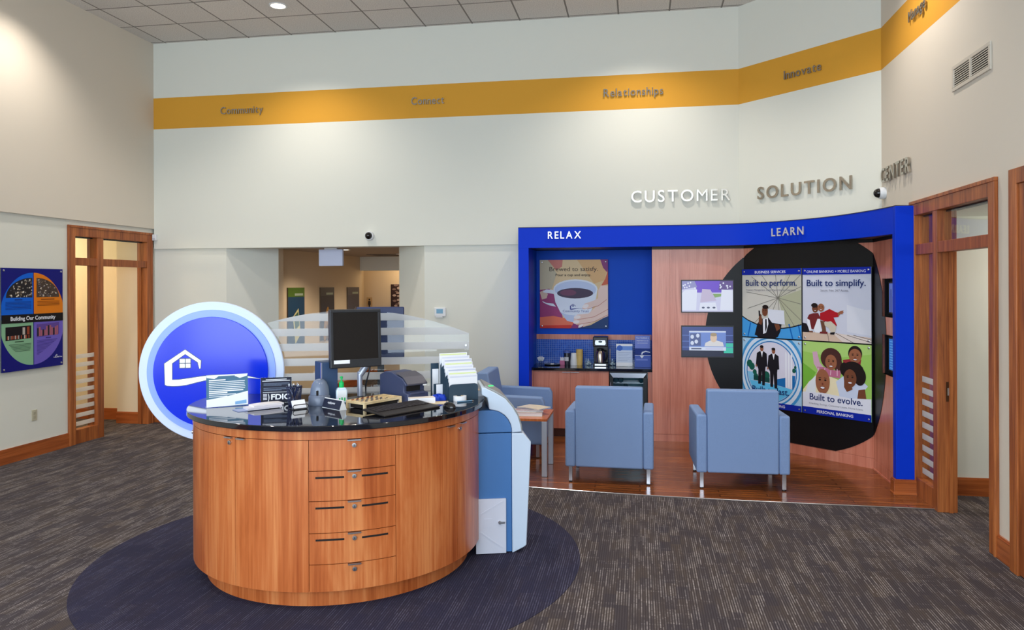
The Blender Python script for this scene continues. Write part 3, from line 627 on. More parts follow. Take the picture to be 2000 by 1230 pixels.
def art_perform(g, w, h):
    f, e, ln, tx = QQ(g, w, h)
    f([(0, 0), (1, 0), (1, 1), (0, 1)], col('beige', (206, 203, 194)), 1)
    f([(0.62, 0.42), (1, 0.3), (1, 0.8), (0.75, 0.84)], col('sage', (178, 180, 152)), 2); f([(0.62, 0.42), (0.75, 0.08), (1, 0.08), (1, 0.3)], col('sand', (196, 194, 178)), 2)
    for k in range(14):
        a = 2 * PI * k / 14 + 0.15; r = 0.55
        x1, y1 = 0.62 + r * math.cos(a), 0.42 + r * math.sin(a)
        x1 = min(max(x1, 0.01), 0.99); y1 = min(max(y1, 0.09), 0.83); ln(0.62, 0.42, x1, y1, 0.008, col('rib', (120, 118, 110)), 3)
    e(0.62, 0.42, 0.025, 0.02, col('rib', (120, 118, 110)), 4)
    arc = [(0, 0.70), (0.1, 0.755), (0.25, 0.81), (0.4, 0.845), (0.55, 0.86), (0.7, 0.855), (0.85, 0.83), (1, 0.79)]
    f(arc + [(1, 1), (0, 1)], col('azure', (70, 158, 226)), 5)
    for a, b in zip(arc, arc[1:]): ln(*a, *b, 0.016, SUIT, 7)
    for x0, x1 in ((0.15, 0.1), (0.3, 0.28), (0.8, 0.86), (0.95, 1.0)): ln(x0, 0.79, x1, 1, 0.02, col('deepblue', (20, 104, 186)), 6)
    f([(0.45, 0.585), (0.72, 0.60), (0.735, 0.80), (0.46, 0.785)], col('newsprint', (222, 226, 238)), 8)
    f([(0.22, 0.97), (0.27, 0.80), (0.34, 0.73), (0.46, 0.71), (0.52, 0.78), (0.68, 0.80), (0.66, 0.90), (0.62, 0.98), (0.58, 1), (0.28, 1), (0.26, 0.98)], SUIT, 9)
    f([(0.365, 0.73), (0.45, 0.71), (0.46, 0.80), (0.42, 0.93), (0.37, 0.95)], PW_, 10); f([(0.405, 0.73), (0.43, 0.73), (0.435, 0.85), (0.405, 0.93)], SUIT, 11)
    f([(0.29, 0.80), (0.30, 0.66), (0.33, 0.66), (0.36, 0.76), (0.34, 0.82)], SKIN, 11); f([(0.29, 0.61), (0.315, 0.61), (0.32, 0.69), (0.295, 0.69)], SUIT, 12)
    f([(0.56, 0.80), (0.64, 0.80), (0.66, 0.86), (0.6, 0.90)], SKIN, 11)
    face(f, e, ln, 0.40, 0.615, 0.05, 0.075, SKIN, 12, False); e(0.41, 0.555, 0.052, 0.03, HAIR, 15)
    f([(0, 0), (1, 0), (1, 0.085), (0, 0.085)], PBLUE, 16); tx('BUSINESS SERVICES', 0.23, 0.063, 0.52, 0.036, PW_, 18, 0.01)
    tx('Built to perform.', 0.07, 0.245, 0.86, 0.088, NAVY, 18, 0.012); tx('Treasury Management. Loans. Payroll Cards. Treasuries.', 0.07, 0.318, 0.85, 0.026, col('greytext', (120, 122, 136)), 18)
def art_simplify(g, w, h):
    f, e, ln, tx = QQ(g, w, h)
    f([(0, 0), (1, 0), (1, 1), (0, 1)], col('pearl', (208, 211, 226)), 1); f([(0.66, 0.5), (0.9, 0.56), (1, 0.56), (1, 0.9), (0.66, 0.86)], col('pearl_light', (220, 222, 232)), 2)
    f([(0, 0.885), (0.5, 0.885), (1, 0.925), (1, 1), (0, 1)], col('plank', (214, 188, 168)), 2); f([(0.45, 0.885), (0.7, 0.9), (1, 0.94), (1, 1), (0.6, 1)], col('plank_pale', (226, 212, 204)), 3)
    for a in ((0.38, 0.9, 0.4, 1), (0.5, 0.885, 0.75, 1), (0.66, 0.905, 1, 0.985), (0.75, 0.9, 1, 0.95)): ln(*a, 0.006, col('plankline', (70, 56, 52)), 4)
    f([(0, 0.76), (0.06, 0.77), (0.11, 0.86), (0.1, 0.89), (0, 0.89)], SUIT, 5)
    f([(0.07, 0.70), (0.10, 0.645), (0.16, 0.625), (0.24, 0.62), (0.28, 0.69), (0.24, 0.76), (0.20, 0.855), (0.13, 0.84)], col('maroon', (118, 40, 44)), 6)
    f([(0.07, 0.70), (0.11, 0.72), (0.14, 0.86), (0.11, 0.885), (0.08, 0.80)], PW_, 7); f([(0.23, 0.70), (0.27, 0.70), (0.28, 0.82), (0.31, 0.89), (0.20, 0.89), (0.17, 0.85)], PW_, 7); f([(0.10, 0.87), (0.16, 0.87), (0.16, 0.89), (0.10, 0.89)], SKIN, 8)
    face(f, e, ln, 0.195, 0.555, 0.048, 0.062, SKIN, 8); e(0.185, 0.515, 0.05, 0.03, HAIR, 11)
    f([(0.27, 0.62), (0.33, 0.60), (0.41, 0.56), (0.50, 0.60), (0.54, 0.61), (0.54, 0.665), (0.47, 0.675), (0.52, 0.78), (0.50, 0.80), (0.44, 0.74), (0.34, 0.73), (0.27, 0.71)], col('red', (176, 26, 40)), 9)
    f([(0.53, 0.61), (0.57, 0.585), (0.62, 0.575), (0.605, 0.59), (0.62, 0.60), (0.605, 0.61), (0.6, 0.625), (0.57, 0.625), (0.54, 0.665)], SKIN2, 10)
    f([(0.27, 0.72), (0.34, 0.73), (0.36, 0.87), (0.38, 0.9), (0.28, 0.9), (0.30, 0.85)], col('brown', (112, 72, 56)), 8)
    f([(0.33, 0.745), (0.43, 0.725), (0.50, 0.78), (0.51, 0.81), (0.49, 0.88), (0.44, 0.895), (0.40, 0.82), (0.34, 0.79)], col('khaki', (208, 198, 180)), 10); f([(0.42, 0.88), (0.49, 0.87), (0.48, 0.905), (0.42, 0.905)], SUIT, 11); f([(0.27, 0.875), (0.38, 0.87), (0.38, 0.9), (0.26, 0.9)], col('maroon', (118, 40, 44)), 11)
    face(f, e, ln, 0.285, 0.545, 0.05, 0.055, SKIN2, 12)
    f([(0, 0), (1, 0), (1, 0.092), (0, 0.092)], PBLUE, 16); tx('ONLINE BANKING + MOBILE BANKING', 0.07, 0.07, 0.86, 0.036, PW_, 18, 0.0)
    tx('Built to simplify.', 0.07, 0.25, 0.86, 0.088, NAVY, 18, 0.012); tx('Secure. Free. 24/7 Access.', 0.28, 0.325, 0.41, 0.03, col('greytext', (120, 122, 136)), 18)
def art_last(g, w, h):
    f, e, ln, tx = QQ(g, w, h)
    f([(0, 0), (1, 0), (1, 1), (0, 1)], col('sky', (168, 208, 236)), 1)
    for rx, ry, c_, l in ((0.56, 0.60, (66, 150, 210), 2), (0.52, 0.56, (214, 228, 244), 3), (0.475, 0.50, (50, 140, 206), 4), (0.455, 0.475, (196, 220, 240), 5), (0.425, 0.445, (30, 116, 186), 6), (0.41, 0.43, (218, 216, 232), 7)):
        pts = []
        for k in range(48):
            x, y = 0.5 + rx * math.cos(2 * PI * k / 48), 0.475 + ry * math.sin(2 * PI * k / 48); pts.append((min(max(x, 0), 1), min(max(y, 0), 1)))
        f(pts, col('ring%d' % l, c_), l)
    f([(0.12, 0.62), (0.5, 0.65), (0.87, 0.70), (0.8, 0.78), (0.66, 0.87), (0.5, 0.90), (0.34, 0.87), (0.2, 0.78)], col('path', (96, 190, 236)), 8)
    f([(0.09, 0.5), (0.2, 0.5), (0.2, 0.62), (0.12, 0.62)], col('wallblue', (130, 196, 230)), 8)
    for x, y, r in ((0.13, 0.38, 0.05), (0.17, 0.42, 0.05), (0.22, 0.5, 0.035), (0.24, 0.56, 0.04), (0.42, 0.54, 0.06), (0.38, 0.57, 0.05), (0.9, 0.38, 0.02), (0.88, 0.43, 0.03)): e(x, y, r, r * 1.1, col('tree', (22, 92, 76)), 9)
    f([(0.2, 0.55), (0.48, 0.57), (0.48, 0.64), (0.2, 0.62)], col('hedge', (16, 70, 66)), 9)
    for x in (0.74, 0.785, 0.83): f([(x, 0.16), (x + 0.022, 0.2), (x + 0.022, 0.68), (x, 0.67)], PW_, 10)
    f([(0.58, 0.58), (0.74, 0.54), (0.74, 0.68), (0.6, 0.66)], col('block', (28, 110, 180)), 9); f([(0.85, 0.5), (0.9, 0.5), (0.89, 0.66), (0.85, 0.7)], col('block', (28, 110, 180)), 10)
    def man(x, y0, y1, lean):
        H_ = y1 - y0; W_ = 0.085
        f([(x - W_, y0 + 0.2 * H_), (x - 0.03, y0 + 0.145 * H_), (x + 0.03, y0 + 0.145 * H_), (x + W_, y0 + 0.2 * H_), (x + W_ + 0.01, y0 + 0.52 * H_), (x + W_ - 0.02, y0 + 0.53 * H_), (x + 0.06, y0 + 0.6 * H_), (x + 0.05 + lean, y0 + H_), (x + 0.005 + lean, y0 + H_), (x, y0 + 0.64 * H_), (x - 0.02 + lean, y0 + 0.97 * H_), (x - 0.065 + lean, y0 + 0.97 * H_), (x - 0.06, y0 + 0.6 * H_), (x - W_, y0 + 0.52 * H_), (x - W_ - 0.02, y0 + 0.5 * H_)], SUIT, 12)
        f([(x - 0.022, y0 + 0.145 * H_), (x + 0.022, y0 + 0.145 * H_), (x + 0.004, y0 + 0.3 * H_)], PW_, 13)
        e(x - W_ - 0.012, y0 + 0.52 * H_, 0.012, 0.02, SKIN2, 13)
        face(f, e, ln, x, y0 + 0.075 * H_, 0.03, 0.045, SKIN2, 13, False); e(x, y0 + 0.03 * H_, 0.032, 0.02, HAIR, 17)
    man(0.345, 0.10, 0.685, 0.0); man(0.545, 0.125, 0.71, 0.01)
    tx('Built to last.', 0.18, 0.79, 0.62, 0.088, NAVY, 20, 0.012)
    f([(0, 0.915), (1, 0.915), (1, 1), (0, 1)], PBLUE, 18); tx('BANKING', 0.48, 0.975, 0.255, 0.036, PW_, 20, 0.01)
def art_evolve(g, w, h):
    f, e, ln, tx = QQ(g, w, h)
    f([(0, 0), (1, 0), (1, 1), (0, 1)], col('meadow', (158, 204, 98)), 1); f([(0, 0.3), (0.2, 0.42), (0.1, 0.62), (0, 0.66)], col('meadow_dark', (120, 182, 64)), 2); f([(0, 0), (1, 0), (1, 0.12), (0.5, 0.2), (0, 0.14)], col('meadow_pale', (176, 214, 120)), 2)
    f([(0.03, 0.64), (0.1, 0.55), (0.2, 0.48), (0.42, 0.46), (0.56, 0.5), (0.62, 0.7), (0.60, 0.76), (0, 0.76), (0, 0.68)], col('cream', (238, 226, 188)), 3); f([(0.08, 0.58), (0.2, 0.46), (0.2, 0.72), (0.03, 0.74)], col('shirt_white', (226, 232, 236)), 4)
    f([(0.50, 0.52), (0.6, 0.44), (0.86, 0.46), (0.95, 0.54), (0.9, 0.60), (0.82, 0.62), (0.8, 0.74), (0.56, 0.74)], col('pale_blue', (204, 214, 236)), 4)
    f([(0.82, 0.60), (0.91, 0.58), (0.93, 0.72), (0.80, 0.74)], SKIN, 5)
    f([(0.60, 0.22), (0.70, 0.2), (0.86, 0.2), (0.84, 0.32), (0.62, 0.32)], col('boy_shirt', (150, 50, 54)), 3)
    e(0.775, 0.125, 0.098, 0.105, HAIR, 5); face(f, e, ln, 0.775, 0.155, 0.088, 0.095, SKIN2, 6)
    f([(0.15, 0.14), (0.22, 0.13), (0.26, 0.28), (0.34, 0.36), (0.24, 0.4), (0.17, 0.3)], col('pink_sleeve', (212, 170, 190)), 5)
    e(0.43, 0.215, 0.155, 0.145, col('curly_brown', (76, 44, 40)), 6); e(0.53, 0.28, 0.06, 0.11, col('curly_brown', (76, 44, 40)), 6)
    f([(0.22, 0.34), (0.34, 0.34), (0.5, 0.37), (0.58, 0.36), (0.56, 0.47), (0.4, 0.46), (0.25, 0.4)], col('scarf', (190, 110, 140)), 7)
    for k in range(4): ln(0.25 + k * 0.09, 0.35, 0.22 + k * 0.1, 0.44, 0.012, col('scarf_stripe', (226, 190, 206)), 8)
    face(f, e, ln, 0.43, 0.265, 0.085, 0.105, SKIN2, 9)
    e(0.74, 0.36, 0.16, 0.13, HAIR, 10); e(0.84, 0.42, 0.085, 0.12, HAIR, 10); e(0.62, 0.34, 0.06, 0.09, HAIR, 10)
    f([(0.62, 0.48), (0.72, 0.52), (0.74, 0.6), (0.66, 0.64), (0.62, 0.58)], SKIN, 11)
    face(f, e, ln, 0.705, 0.455, 0.09, 0.12, SKIN, 12)
    face(f, e, ln, 0.305, 0.535, 0.107, 0.17, SKIN2, 12)
    f([(0, 0.705), (0.3, 0.69), (0.7, 0.72), (1, 0.70), (1, 1), (0, 1)], col('fade_white', (226, 228, 240)), 17)
    tx('Built to evolve.', 0.11, 0.80, 0.77, 0.085, NAVY, 19, 0.012); tx('Checking, Savings, Consumer Loans, Home Loans.', 0.10, 0.862, 0.79, 0.024, col('greytext', (120, 122, 136)), 19)
    f([(0, 0.905), (1, 0.905), (1, 1), (0, 1)], PBLUE, 18); tx('PERSONAL BANKING', 0.22, 0.972, 0.53, 0.038, PW_, 20, 0.01)
PG = 'four banking posters on the black disc'
poster('poster', 'poster "Built to perform" with businessman holding newspaper', 'poster', MA @ Matrix.Translation((0.0, 0, 1.258)), 0.748, 0.77, art_perform, group=PG)
poster('poster', 'poster "Built to simplify" with crouching pair in red', 'poster', MA @ Matrix.Translation((0.762, 0, 1.258)), 0.748, 0.77, art_simplify, group=PG)
poster('poster', 'poster "Built to last" with two walking men in suits', 'poster', MA @ Matrix.Translation((0.0, 0, 0.474)), 0.748, 0.77, art_last, group=PG)
poster('poster', 'poster "Built to evolve" with laughing family on grass', 'poster', MA @ Matrix.Translation((0.762, 0, 0.474)), 0.748, 0.77, art_evolve, group=PG)
def logo(g, x, z, s, m, l=3):
    """house outline with a window and a long curved ground line; s = width"""
    P = [(0, 0.175), (0, 0.415), (0.205, 0.56), (0.37, 0.435), (0.365, 0.355), (0.355, 0.355), (0.335, 0.425), (0.205, 0.515), (0.072, 0.41), (0.072, 0.235), (0.2, 0.245), (0.4, 0.275), (0.57, 0.283), (0.8, 0.275), (1.0, 0.235), (0.8, 0.257), (0.62, 0.262), (0.44, 0.24), (0.23, 0.185), (0.1, 0.165)]
    g.flat([(x + a * s, z + b * s) for a, b in P], m, l)
    for a, b in ((0.153, 0.42), (0.212, 0.42), (0.153, 0.366), (0.212, 0.366)): g.rect(x + a * s, z + b * s, x + (a + 0.05) * s, z + (b + 0.046) * s, m, l)
def art_coffee(g, w, h):
    def col(n, c): return mat('coffee_' + n, tuple(min(250, x * 1.08) for x in c), 0.4, spec=0.18)  # print colours lifted to stand in for light lacking in the alcove
    f, e, ln, tx = QQ(g, w, h)
    f([(0, 0), (1, 0), (1, 1), (0, 1)], col('tan', (214, 186, 142)), 1); f([(0, 0), (0.13, 0), (0.25, 0.2), (0.18, 0.42), (0, 0.5)], col('stone', (190, 178, 150)), 2)
    f([(0.12, 0), (0.34, 0), (0.33, 0.1), (0.24, 0.15)], col('rose', (196, 116, 104)), 3); f([(0.55, 0.0), (0.9, 0), (0.99, 0.12), (0.95, 0.3), (0.8, 0.35)], col('tan_warm', (212, 168, 116)), 2); f([(0.89, 0), (1, 0), (1, 0.2), (0.93, 0.12)], col('violet_mag', (130, 50, 110)), 3); f([(1, 0.15), (1, 0.36), (0.9, 0.38), (0.96, 0.28)], col('burnt', (196, 92, 62)), 3)
    f([(0, 0.44), (0.14, 0.42), (0.28, 0.6), (0.34, 0.85), (0.2, 0.9), (0, 0.84)], col('magenta', (152, 56, 110)), 3); f([(0, 0.84), (0.2, 0.82), (0.5, 0.88), (0.6, 1), (0, 1)], col('coral', (222, 112, 84)), 4); f([(0, 0.96), (0.45, 0.95), (0.6, 1), (0, 1)], col('redline', (196, 50, 40)), 5); f([(0.5, 0.92), (0.65, 0.95), (0.62, 1), (0.45, 1)], col('violet_mag', (130, 50, 110)), 5)
    f([(0.55, 1), (0.75, 0.95), (1, 0.81), (1, 1)], col('navyfold', (26, 58, 108)), 6)
    CUP = col('china', (214, 220, 236)); CUPD = col('china_shade', (184, 196, 222))
    f([(0.0, 0.47), (0.06, 0.44), (0.12, 0.5), (0.1, 0.56), (0.03, 0.58)], SKIN2 if 0 else col('hand_l', (206, 178, 160)), 6)
    f([(0.05, 0.455), (0.1, 0.43), (0.2, 0.44), (0.22, 0.5), (0.12, 0.485), (0.05, 0.475)], CUP, 7); f([(0.03, 0.6), (0.1, 0.63), (0.2, 0.64), (0.24, 0.685), (0.14, 0.665), (0.06, 0.63)], CUP, 7)
    f([(0.2, 0.45), (0.845, 0.45), (0.82, 0.6), (0.74, 0.78), (0.66, 0.88), (0.52, 0.92), (0.40, 0.89), (0.30, 0.76), (0.23, 0.62)], CUP, 8); f([(0.3, 0.76), (0.4, 0.8), (0.6, 0.82), (0.72, 0.8), (0.64, 0.9), (0.52, 0.92), (0.40, 0.89)], CUPD, 9)
    e(0.525, 0.43, 0.325, 0.145, CUP, 10); e(0.525, 0.437, 0.305, 0.128, CUPD, 11); e(0.52, 0.488, 0.265, 0.076, col('coffee', (66, 50, 74)), 12); e(0.42, 0.48, 0.12, 0.045, col('coffee_red', (104, 56, 84)), 13)
    HND = col('hand', (224, 196, 184)); HND2 = col('hand_shadow', (190, 130, 116)); NAIL = col('nail', (240, 222, 220))
    f([(0.86, 0.44), (0.9, 0.375), (1, 0.38), (1, 0.82), (0.8, 0.9), (0.66, 0.97), (0.6, 0.965), (0.5, 0.93), (0.5, 0.86), (0.55, 0.8), (0.72, 0.78), (0.85, 0.66)], HND, 14)
    f([(0.62, 0.71), (0.66, 0.64), (0.78, 0.6), (0.9, 0.54), (1, 0.5), (1, 0.6), (0.86, 0.66), (0.72, 0.705), (0.65, 0.725)], HND, 15)
    for a in ((0.55, 0.875, 0.8, 0.83), (0.8, 0.83, 1, 0.72), (0.55, 0.945, 0.8, 0.90), (0.8, 0.9, 1, 0.8), (0.7, 0.72, 0.86, 0.67), (0.86, 0.67, 0.98, 0.58)): ln(*a, 0.008, HND2, 16)
    e(0.675, 0.675, 0.045, 0.028, NAIL, 17, 0.3); e(0.55, 0.835, 0.05, 0.026, NAIL, 17, 0.1); e(0.535, 0.905, 0.048, 0.022, NAIL, 17, 0.1); e(0.6, 0.965, 0.04, 0.016, NAIL, 17, 0.5)
    LB = col('logo_blue', (60, 70, 140)); logo(g, 0.445 * w, 0.235 * h, 0.22 * w, LB, 15); tx('Community Trust', 0.34, 0.765, 0.38, 0.035, LB, 15)
    tx('Brewed to satisfy.', 0.145, 0.165, 0.71, 0.062, col('brewtext', (70, 54, 44)), 18); tx('Pour a cup and enjoy.', 0.235, 0.237, 0.52, 0.034, col('brewtext2', (56, 38, 34)), 18, 0.01)
poster('poster', 'coffee poster "Brewed to satisfy" with hands around white cup', 'poster', Matrix.Translation((-1.272, 9.66, 1.297)), 0.879, 0.884, art_coffee, gap=0.03)
def art_community(g, w, h):
    f, e, ln, tx = QQ(g, w, h)
    f([(0, 0), (1, 0), (1, 1), (0, 1)], col('deep_royal', (16, 20, 120)), 1)
    cx, cy = 0.5, 0.5; rx, ry = 0.525, 0.458
    def quad(a0, a1, m, l, s=1.0, ox=0, oy=0):
        pts = [(cx + ox, cy + oy)] + [(min(max(cx + ox + s * rx * math.cos(rad(a)), 0), 1), cy + oy - s * ry * math.sin(rad(a))) for a in [a0 + (a1 - a0) * k / 20 for k in range(21)]]
        f(pts, m, l)
    quad(90, 180, col('sky_quad', (10, 98, 214)), 2, 1, -0.006); quad(0, 90, col('orange_quad', (226, 126, 24)), 2, 1, 0.006); quad(180, 270, col('mint_quad', (136, 184, 146)), 2, 1, -0.006); quad(270, 360, col('violet_quad', (112, 96, 196)), 2, 1, 0.006)
    CD = col('city_dark', (40, 36, 40)); CL = col('city_light', (186, 178, 168)); WARMC = col('night_warm', (150, 70, 44)); DUSK = col('dusk_pink', (170, 96, 108))
    def fan(x, y, a, b, a0, a1, m, l): f([(x, y)] + [(x + a * math.cos(rad(a0 + (a1 - a0) * k / 20)), y - b * math.sin(rad(a0 + (a1 - a0) * k / 20))) for k in range(21)], m, l)
    fan(0.48, 0.288, 0.41, 0.195, 90, 180, CD, 3); fan(0.55, 0.288, 0.385, 0.195, 0, 90, col('city_brown', (76, 62, 54)), 3)
    tones = (CL, col('city_mid', (110, 104, 112)), CD, col('city_tan', (150, 128, 104)), col('city_pale', (216, 206, 190)))
    for k in range(150):
        t_, r = rad(90 * R.random()), 0.93 * math.sqrt(R.random()); q = R.random(); wd, hg = 0.008 + 0.02 * R.random(), 0.006 + 0.02 * R.random() * (1 if k % 2 else 0.4)
        if k % 2: x, y = 0.475 - r * 0.40 * math.cos(t_), 0.286 - r * 0.19 * math.sin(t_)
        else: x, y = 0.555 + r * 0.36 * math.cos(t_), 0.286 - r * 0.19 * math.sin(t_)
        x = min(x, 0.475 - wd) if k % 2 else x; y = max(y, 0.1 + hg)
        f([(x, y), (x + wd, y - 0.2 * hg), (x + wd, y - hg), (x, y - 0.8 * hg)], tones[int(q * 5) % 5], 4)
    f([(0.06, 0.57), (0.46, 0.565), (0.46, 0.69), (0.06, 0.70)], col('night', (22, 18, 26)), 4)
    for k in range(20): x = 0.07 + 0.37 * R.random(); f([(x, 0.655), (x + 0.015, 0.655), (x + 0.015, 0.69), (x, 0.69)], WARMC if k % 2 else CL, 5)
    f([(0.32, 0.58), (0.36, 0.58), (0.36, 0.65), (0.32, 0.65)], CL, 6); f([(0.39, 0.575), (0.43, 0.575), (0.43, 0.65), (0.39, 0.65)], WARMC, 6)
    f([(0.55, 0.56), (0.93, 0.55), (0.93, 0.67), (0.55, 0.69)], col('dusk_sky', (96, 70, 150)), 4)
    for k in range(12): x = 0.555 + 0.03 * k; y = 0.57 + 0.05 * R.random(); f([(x, y), (x + 0.026, y), (x + 0.026, 0.675), (x, 0.68)], DUSK if k % 3 else CD, 5)
    def lines(x0, x1, y0, n, m, taper=0.0):
        for k in range(n): t = taper * k; ln(x0 + t, y0 + 0.0135 * k, x1 - t * 0.2, y0 + 0.0135 * k, 0.006, m, 5)
    lines(0.06, 0.44, 0.435 - 0.115, 0, CD)
    ln(0.2, 0.308, 0.32, 0.308, 0.012, col('blue_txt', (6, 50, 130)), 5); lines(0.06, 0.46, 0.33, 6, col('blue_txt', (6, 50, 130)))
    ln(0.62, 0.308, 0.85, 0.308, 0.012, col('orange_txt', (120, 60, 10)), 5); lines(0.56, 0.94, 0.33, 4, col('orange_txt', (120, 60, 10)))
    ln(0.2, 0.716, 0.34, 0.716, 0.012, col('green_txt', (60, 90, 66)), 5); lines(0.11, 0.46, 0.742, 6, col('green_txt', (60, 90, 66)), 0.018)
    ln(0.7, 0.70, 0.79, 0.70, 0.012, col('violet_txt', (60, 46, 130)), 5)
    for k in range(12): ln(0.55, 0.722 + 0.0125 * k, 0.90 - 0.028 * k, 0.722 + 0.0125 * k, 0.005, col('violet_txt', (60, 46, 130)), 5)
    f([(0, 0.452), (1, 0.452), (1, 0.535), (0, 0.535)], col('banner', (20, 16, 22)), 7); tx('Building Our Community', 0.135, 0.510, 0.73, 0.038, PW_, 9, 0.02)
    logo(g, 0.86 * w, 0.072 * h, 0.11 * w, PW_, 8); tx('Community Trust', 0.83, 0.915, 0.15, 0.012, PW_, 9, 0.01)
poster('poster', 'blue poster "Building Our Community" with four coloured quadrants', 'poster', Matrix.Translation((XL, 6.74, 0.963)) @ Matrix.Rotation(rad(90), 4, 'Z'), 0.838, 1.095, art_community, gap=0.02)

# ------------------------------------------------------------------ wall lettering, each letter its own part
def word(name, label, s, M, w, cap, m, depth=0.02, gap=0.012, bold=0.004, widths=None, track=0.0, fz=None):
    rz = M.to_euler().z; loc = M @ Vector((0, 0, 0))
    t = thing(name, label, 'sign lettering', loc, rz)
    cu = []; x = 0.0
    for ch in s:
        vs, fs = glyphs(ch, 0, 1.0, 1.0, 0.0 if ch == 'M' else bold); x0 = min(v[0] for v in vs); x1 = max(v[0] for v in vs); cu.append((vs, fs, x)); x += (x1 - x0) + 0.16 + track
    tot = x - 0.16 - track; k = w / tot
    for (vs, fs, xo), ch in zip(cu, s):
        g = G(); g.add([((v[0] + xo) * k, -gap - v[2] * depth, v[1] * cap) for v in vs], fs, m)
        off = fz(xo * k) if fz else None
        if off: g.xf(off)
        g.add([(((max(v[0] for v in vs)) / 2 + xo) * k - 0.003, -gap, 0.3 * cap), (((max(v[0] for v in vs)) / 2 + xo) * k + 0.003, -gap, 0.3 * cap), (((max(v[0] for v in vs)) / 2 + xo) * k, 0.0, 0.33 * cap)], [(0, 1, 2)], m) if False else None
        g.build('letter', t)
    return t
LW = LETTER
wl = Matrix.Translation
word('word_sign', 'metal word "Community" on the ochre band', 'Community', wl((-5.525, YB, 4.16)), 0.614, 0.095, LW, 0.012, 0.010, 0.008)
word('word_sign', 'metal word "Connect" on the ochre band', 'Connect', wl((-2.869, YB, 4.17)), 0.433, 0.095, LW, 0.012, 0.010, 0.008)
word('word_sign', 'metal word "Relationships" on the ochre band', 'Relationships', wl((-0.421, YB, 4.16)), 0.715, 0.095, LW, 0.012, 0.010, 0.008)
M45 = Matrix.Rotation(rad(-45), 4, 'Z')
word('word_sign', 'metal word "Innovate" on the angled ochre band', 'Innovate', wl((1.622, 8.777, 4.15)) @ M45, 0.457, 0.095, LW, 0.012, 0.010, 0.008)
M90 = Matrix.Rotation(rad(-90), 4, 'Z')
word('word_sign', 'dark-looking word "Manage" on the right ochre band', 'Manage', wl((XR, 7.175, 4.19)) @ M90, 0.40, 0.095, LW, 0.012, 0.010, 0.008)
word('word_sign', 'pale capitals CUSTOMER above the blue portal', 'CUSTOMER', wl((-0.091, YB, 2.858)), 1.166, 0.139, LW, track=0.12)
word('word_sign', 'capitals SOLUTION on the angled wall above the portal', 'SOLUTION', wl((1.375, 9.024, 2.84)) @ M45, 1.15, 0.139, LW, track=0.12, bold=0.012)
word('word_sign', 'capitals CENTER high on the right wall', 'CENTER', wl((XR, 7.925, 2.855)) @ M90, 0.79, 0.139, LW, track=0.12, bold=0.012)
LWH = mat('white_metal_letter', (214, 214, 220), 0.35, 0.5)
word('word_sign', 'white capitals RELAX on the blue header', 'RELAX', wl((-1.07, 8.85, 2.408)), 0.395, 0.085, LWH, 0.012, 0.004, 0.01, track=0.12)
th2 = math.atan2(8.27 - 8.58, 0.30)
word('word_sign', 'white capitals LEARN on the curved blue header', 'LEARN', wl((1.455, 8.607, 2.385)) @ Matrix.Rotation(rad(-43), 4, 'Z'), 0.385, 0.085, LWH, 0.012, 0.012, 0.01, track=0.12)

# ------------------------------------------------------------------ wall and ceiling fittings
def dome(label, loc, rz):
    t = thing('dome_camera', label, 'security camera', loc, rz, 'wall dome cameras')
    g = G(); g.lathe([(0.058, 0.0), (0.06, -0.012), (0.058, -0.05), (0.054, -0.056)], WHITE, 28, (0, 0, 0), 'y'); g.xf(Matrix.Scale(-1, 4, (0, 1, 0))); g.build('housing', t, 0, True)
    g = G(); g.lathe([(0.047 * math.cos(a), 0.056 + 0.05 * math.sin(a)) for a in [k * PI / 2 / 8 for k in range(8)]] + [(0.002, 0.106)], mat('smoked_dome', (22, 18, 18), 0.06, 0, 0, 0.6), 28, (0, 0, 0), 'y'); g.build('lens_dome', t, 0, True)
    return t
dome('dome camera above the hallway opening', (-3.434, YB, 2.50), 0.0)
dome('dome camera beside the word CENTER', (XR, 7.90, 2.755), rad(-90))
t = thing('motion_sensor', 'small white motion sensor in the left corner', 'sensor', (-6.515, YB, 2.48), 0)
g = G(); g.box(-0.012, -0.045, 0, 0.045, 0, 0.085, WHITE); g.build('housing', t, 0.006); g = G(); g.box(-0.004, -0.048, 0.008, 0.036, -0.044, 0.035, mat('sensor_lens', (196, 198, 204), 0.3)); g.build('lens', t)
t = thing('thermostat', 'white wall thermostat right of the hallway opening', 'thermostat', (-2.581, YL, 1.46), 0)
G().box(0, -0.03, 0, 0.15, 0, 0.115, WHITE).build('housing', t, 0.008); G().box(0.03, -0.032, 0.04, 0.115, -0.029, 0.095, mat('lcd_blue', (112, 164, 196), 0.3)).build('display', t); G().box(0.02, -0.031, -0.012, 0.11, -0.006, 0.0, WHITE).build('cover_lip', t)
t = thing('wall_outlet', 'beige outlet plate low on the left wall', 'outlet', (XL, 7.16, 0.39), rad(90))
BEI = mat('beige_plastic', (190, 184, 160), 0.5); G().box(0, -0.007, 0, 0.072, 0, 0.118, BEI).build('plate', t, 0.002)
for z in (0.022, 0.066): G().box(0.02, -0.010, z, 0.052, -0.006, z + 0.03, mat('beige_socket', (172, 166, 142), 0.5)).build('socket', t)
t = thing('air_vent', 'white louvred air vent high on the right wall', 'vent', (XR, 6.26, 3.335), rad(-90))
VW, VH = 0.637, 0.195; VM = mat('vent_enamel', (206, 198, 184), 0.45)
g = G(); g.box(0, -0.012, 0, VW, 0, 0.028, VM); g.box(0, -0.012, VH - 0.028, VW, 0, VH, VM); g.box(0, -0.012, 0.028, 0.03, 0, VH - 0.028, VM); g.box(VW - 0.03, -0.012, 0.028, VW, 0, VH - 0.028, VM); g.build('frame', t, 0.002)
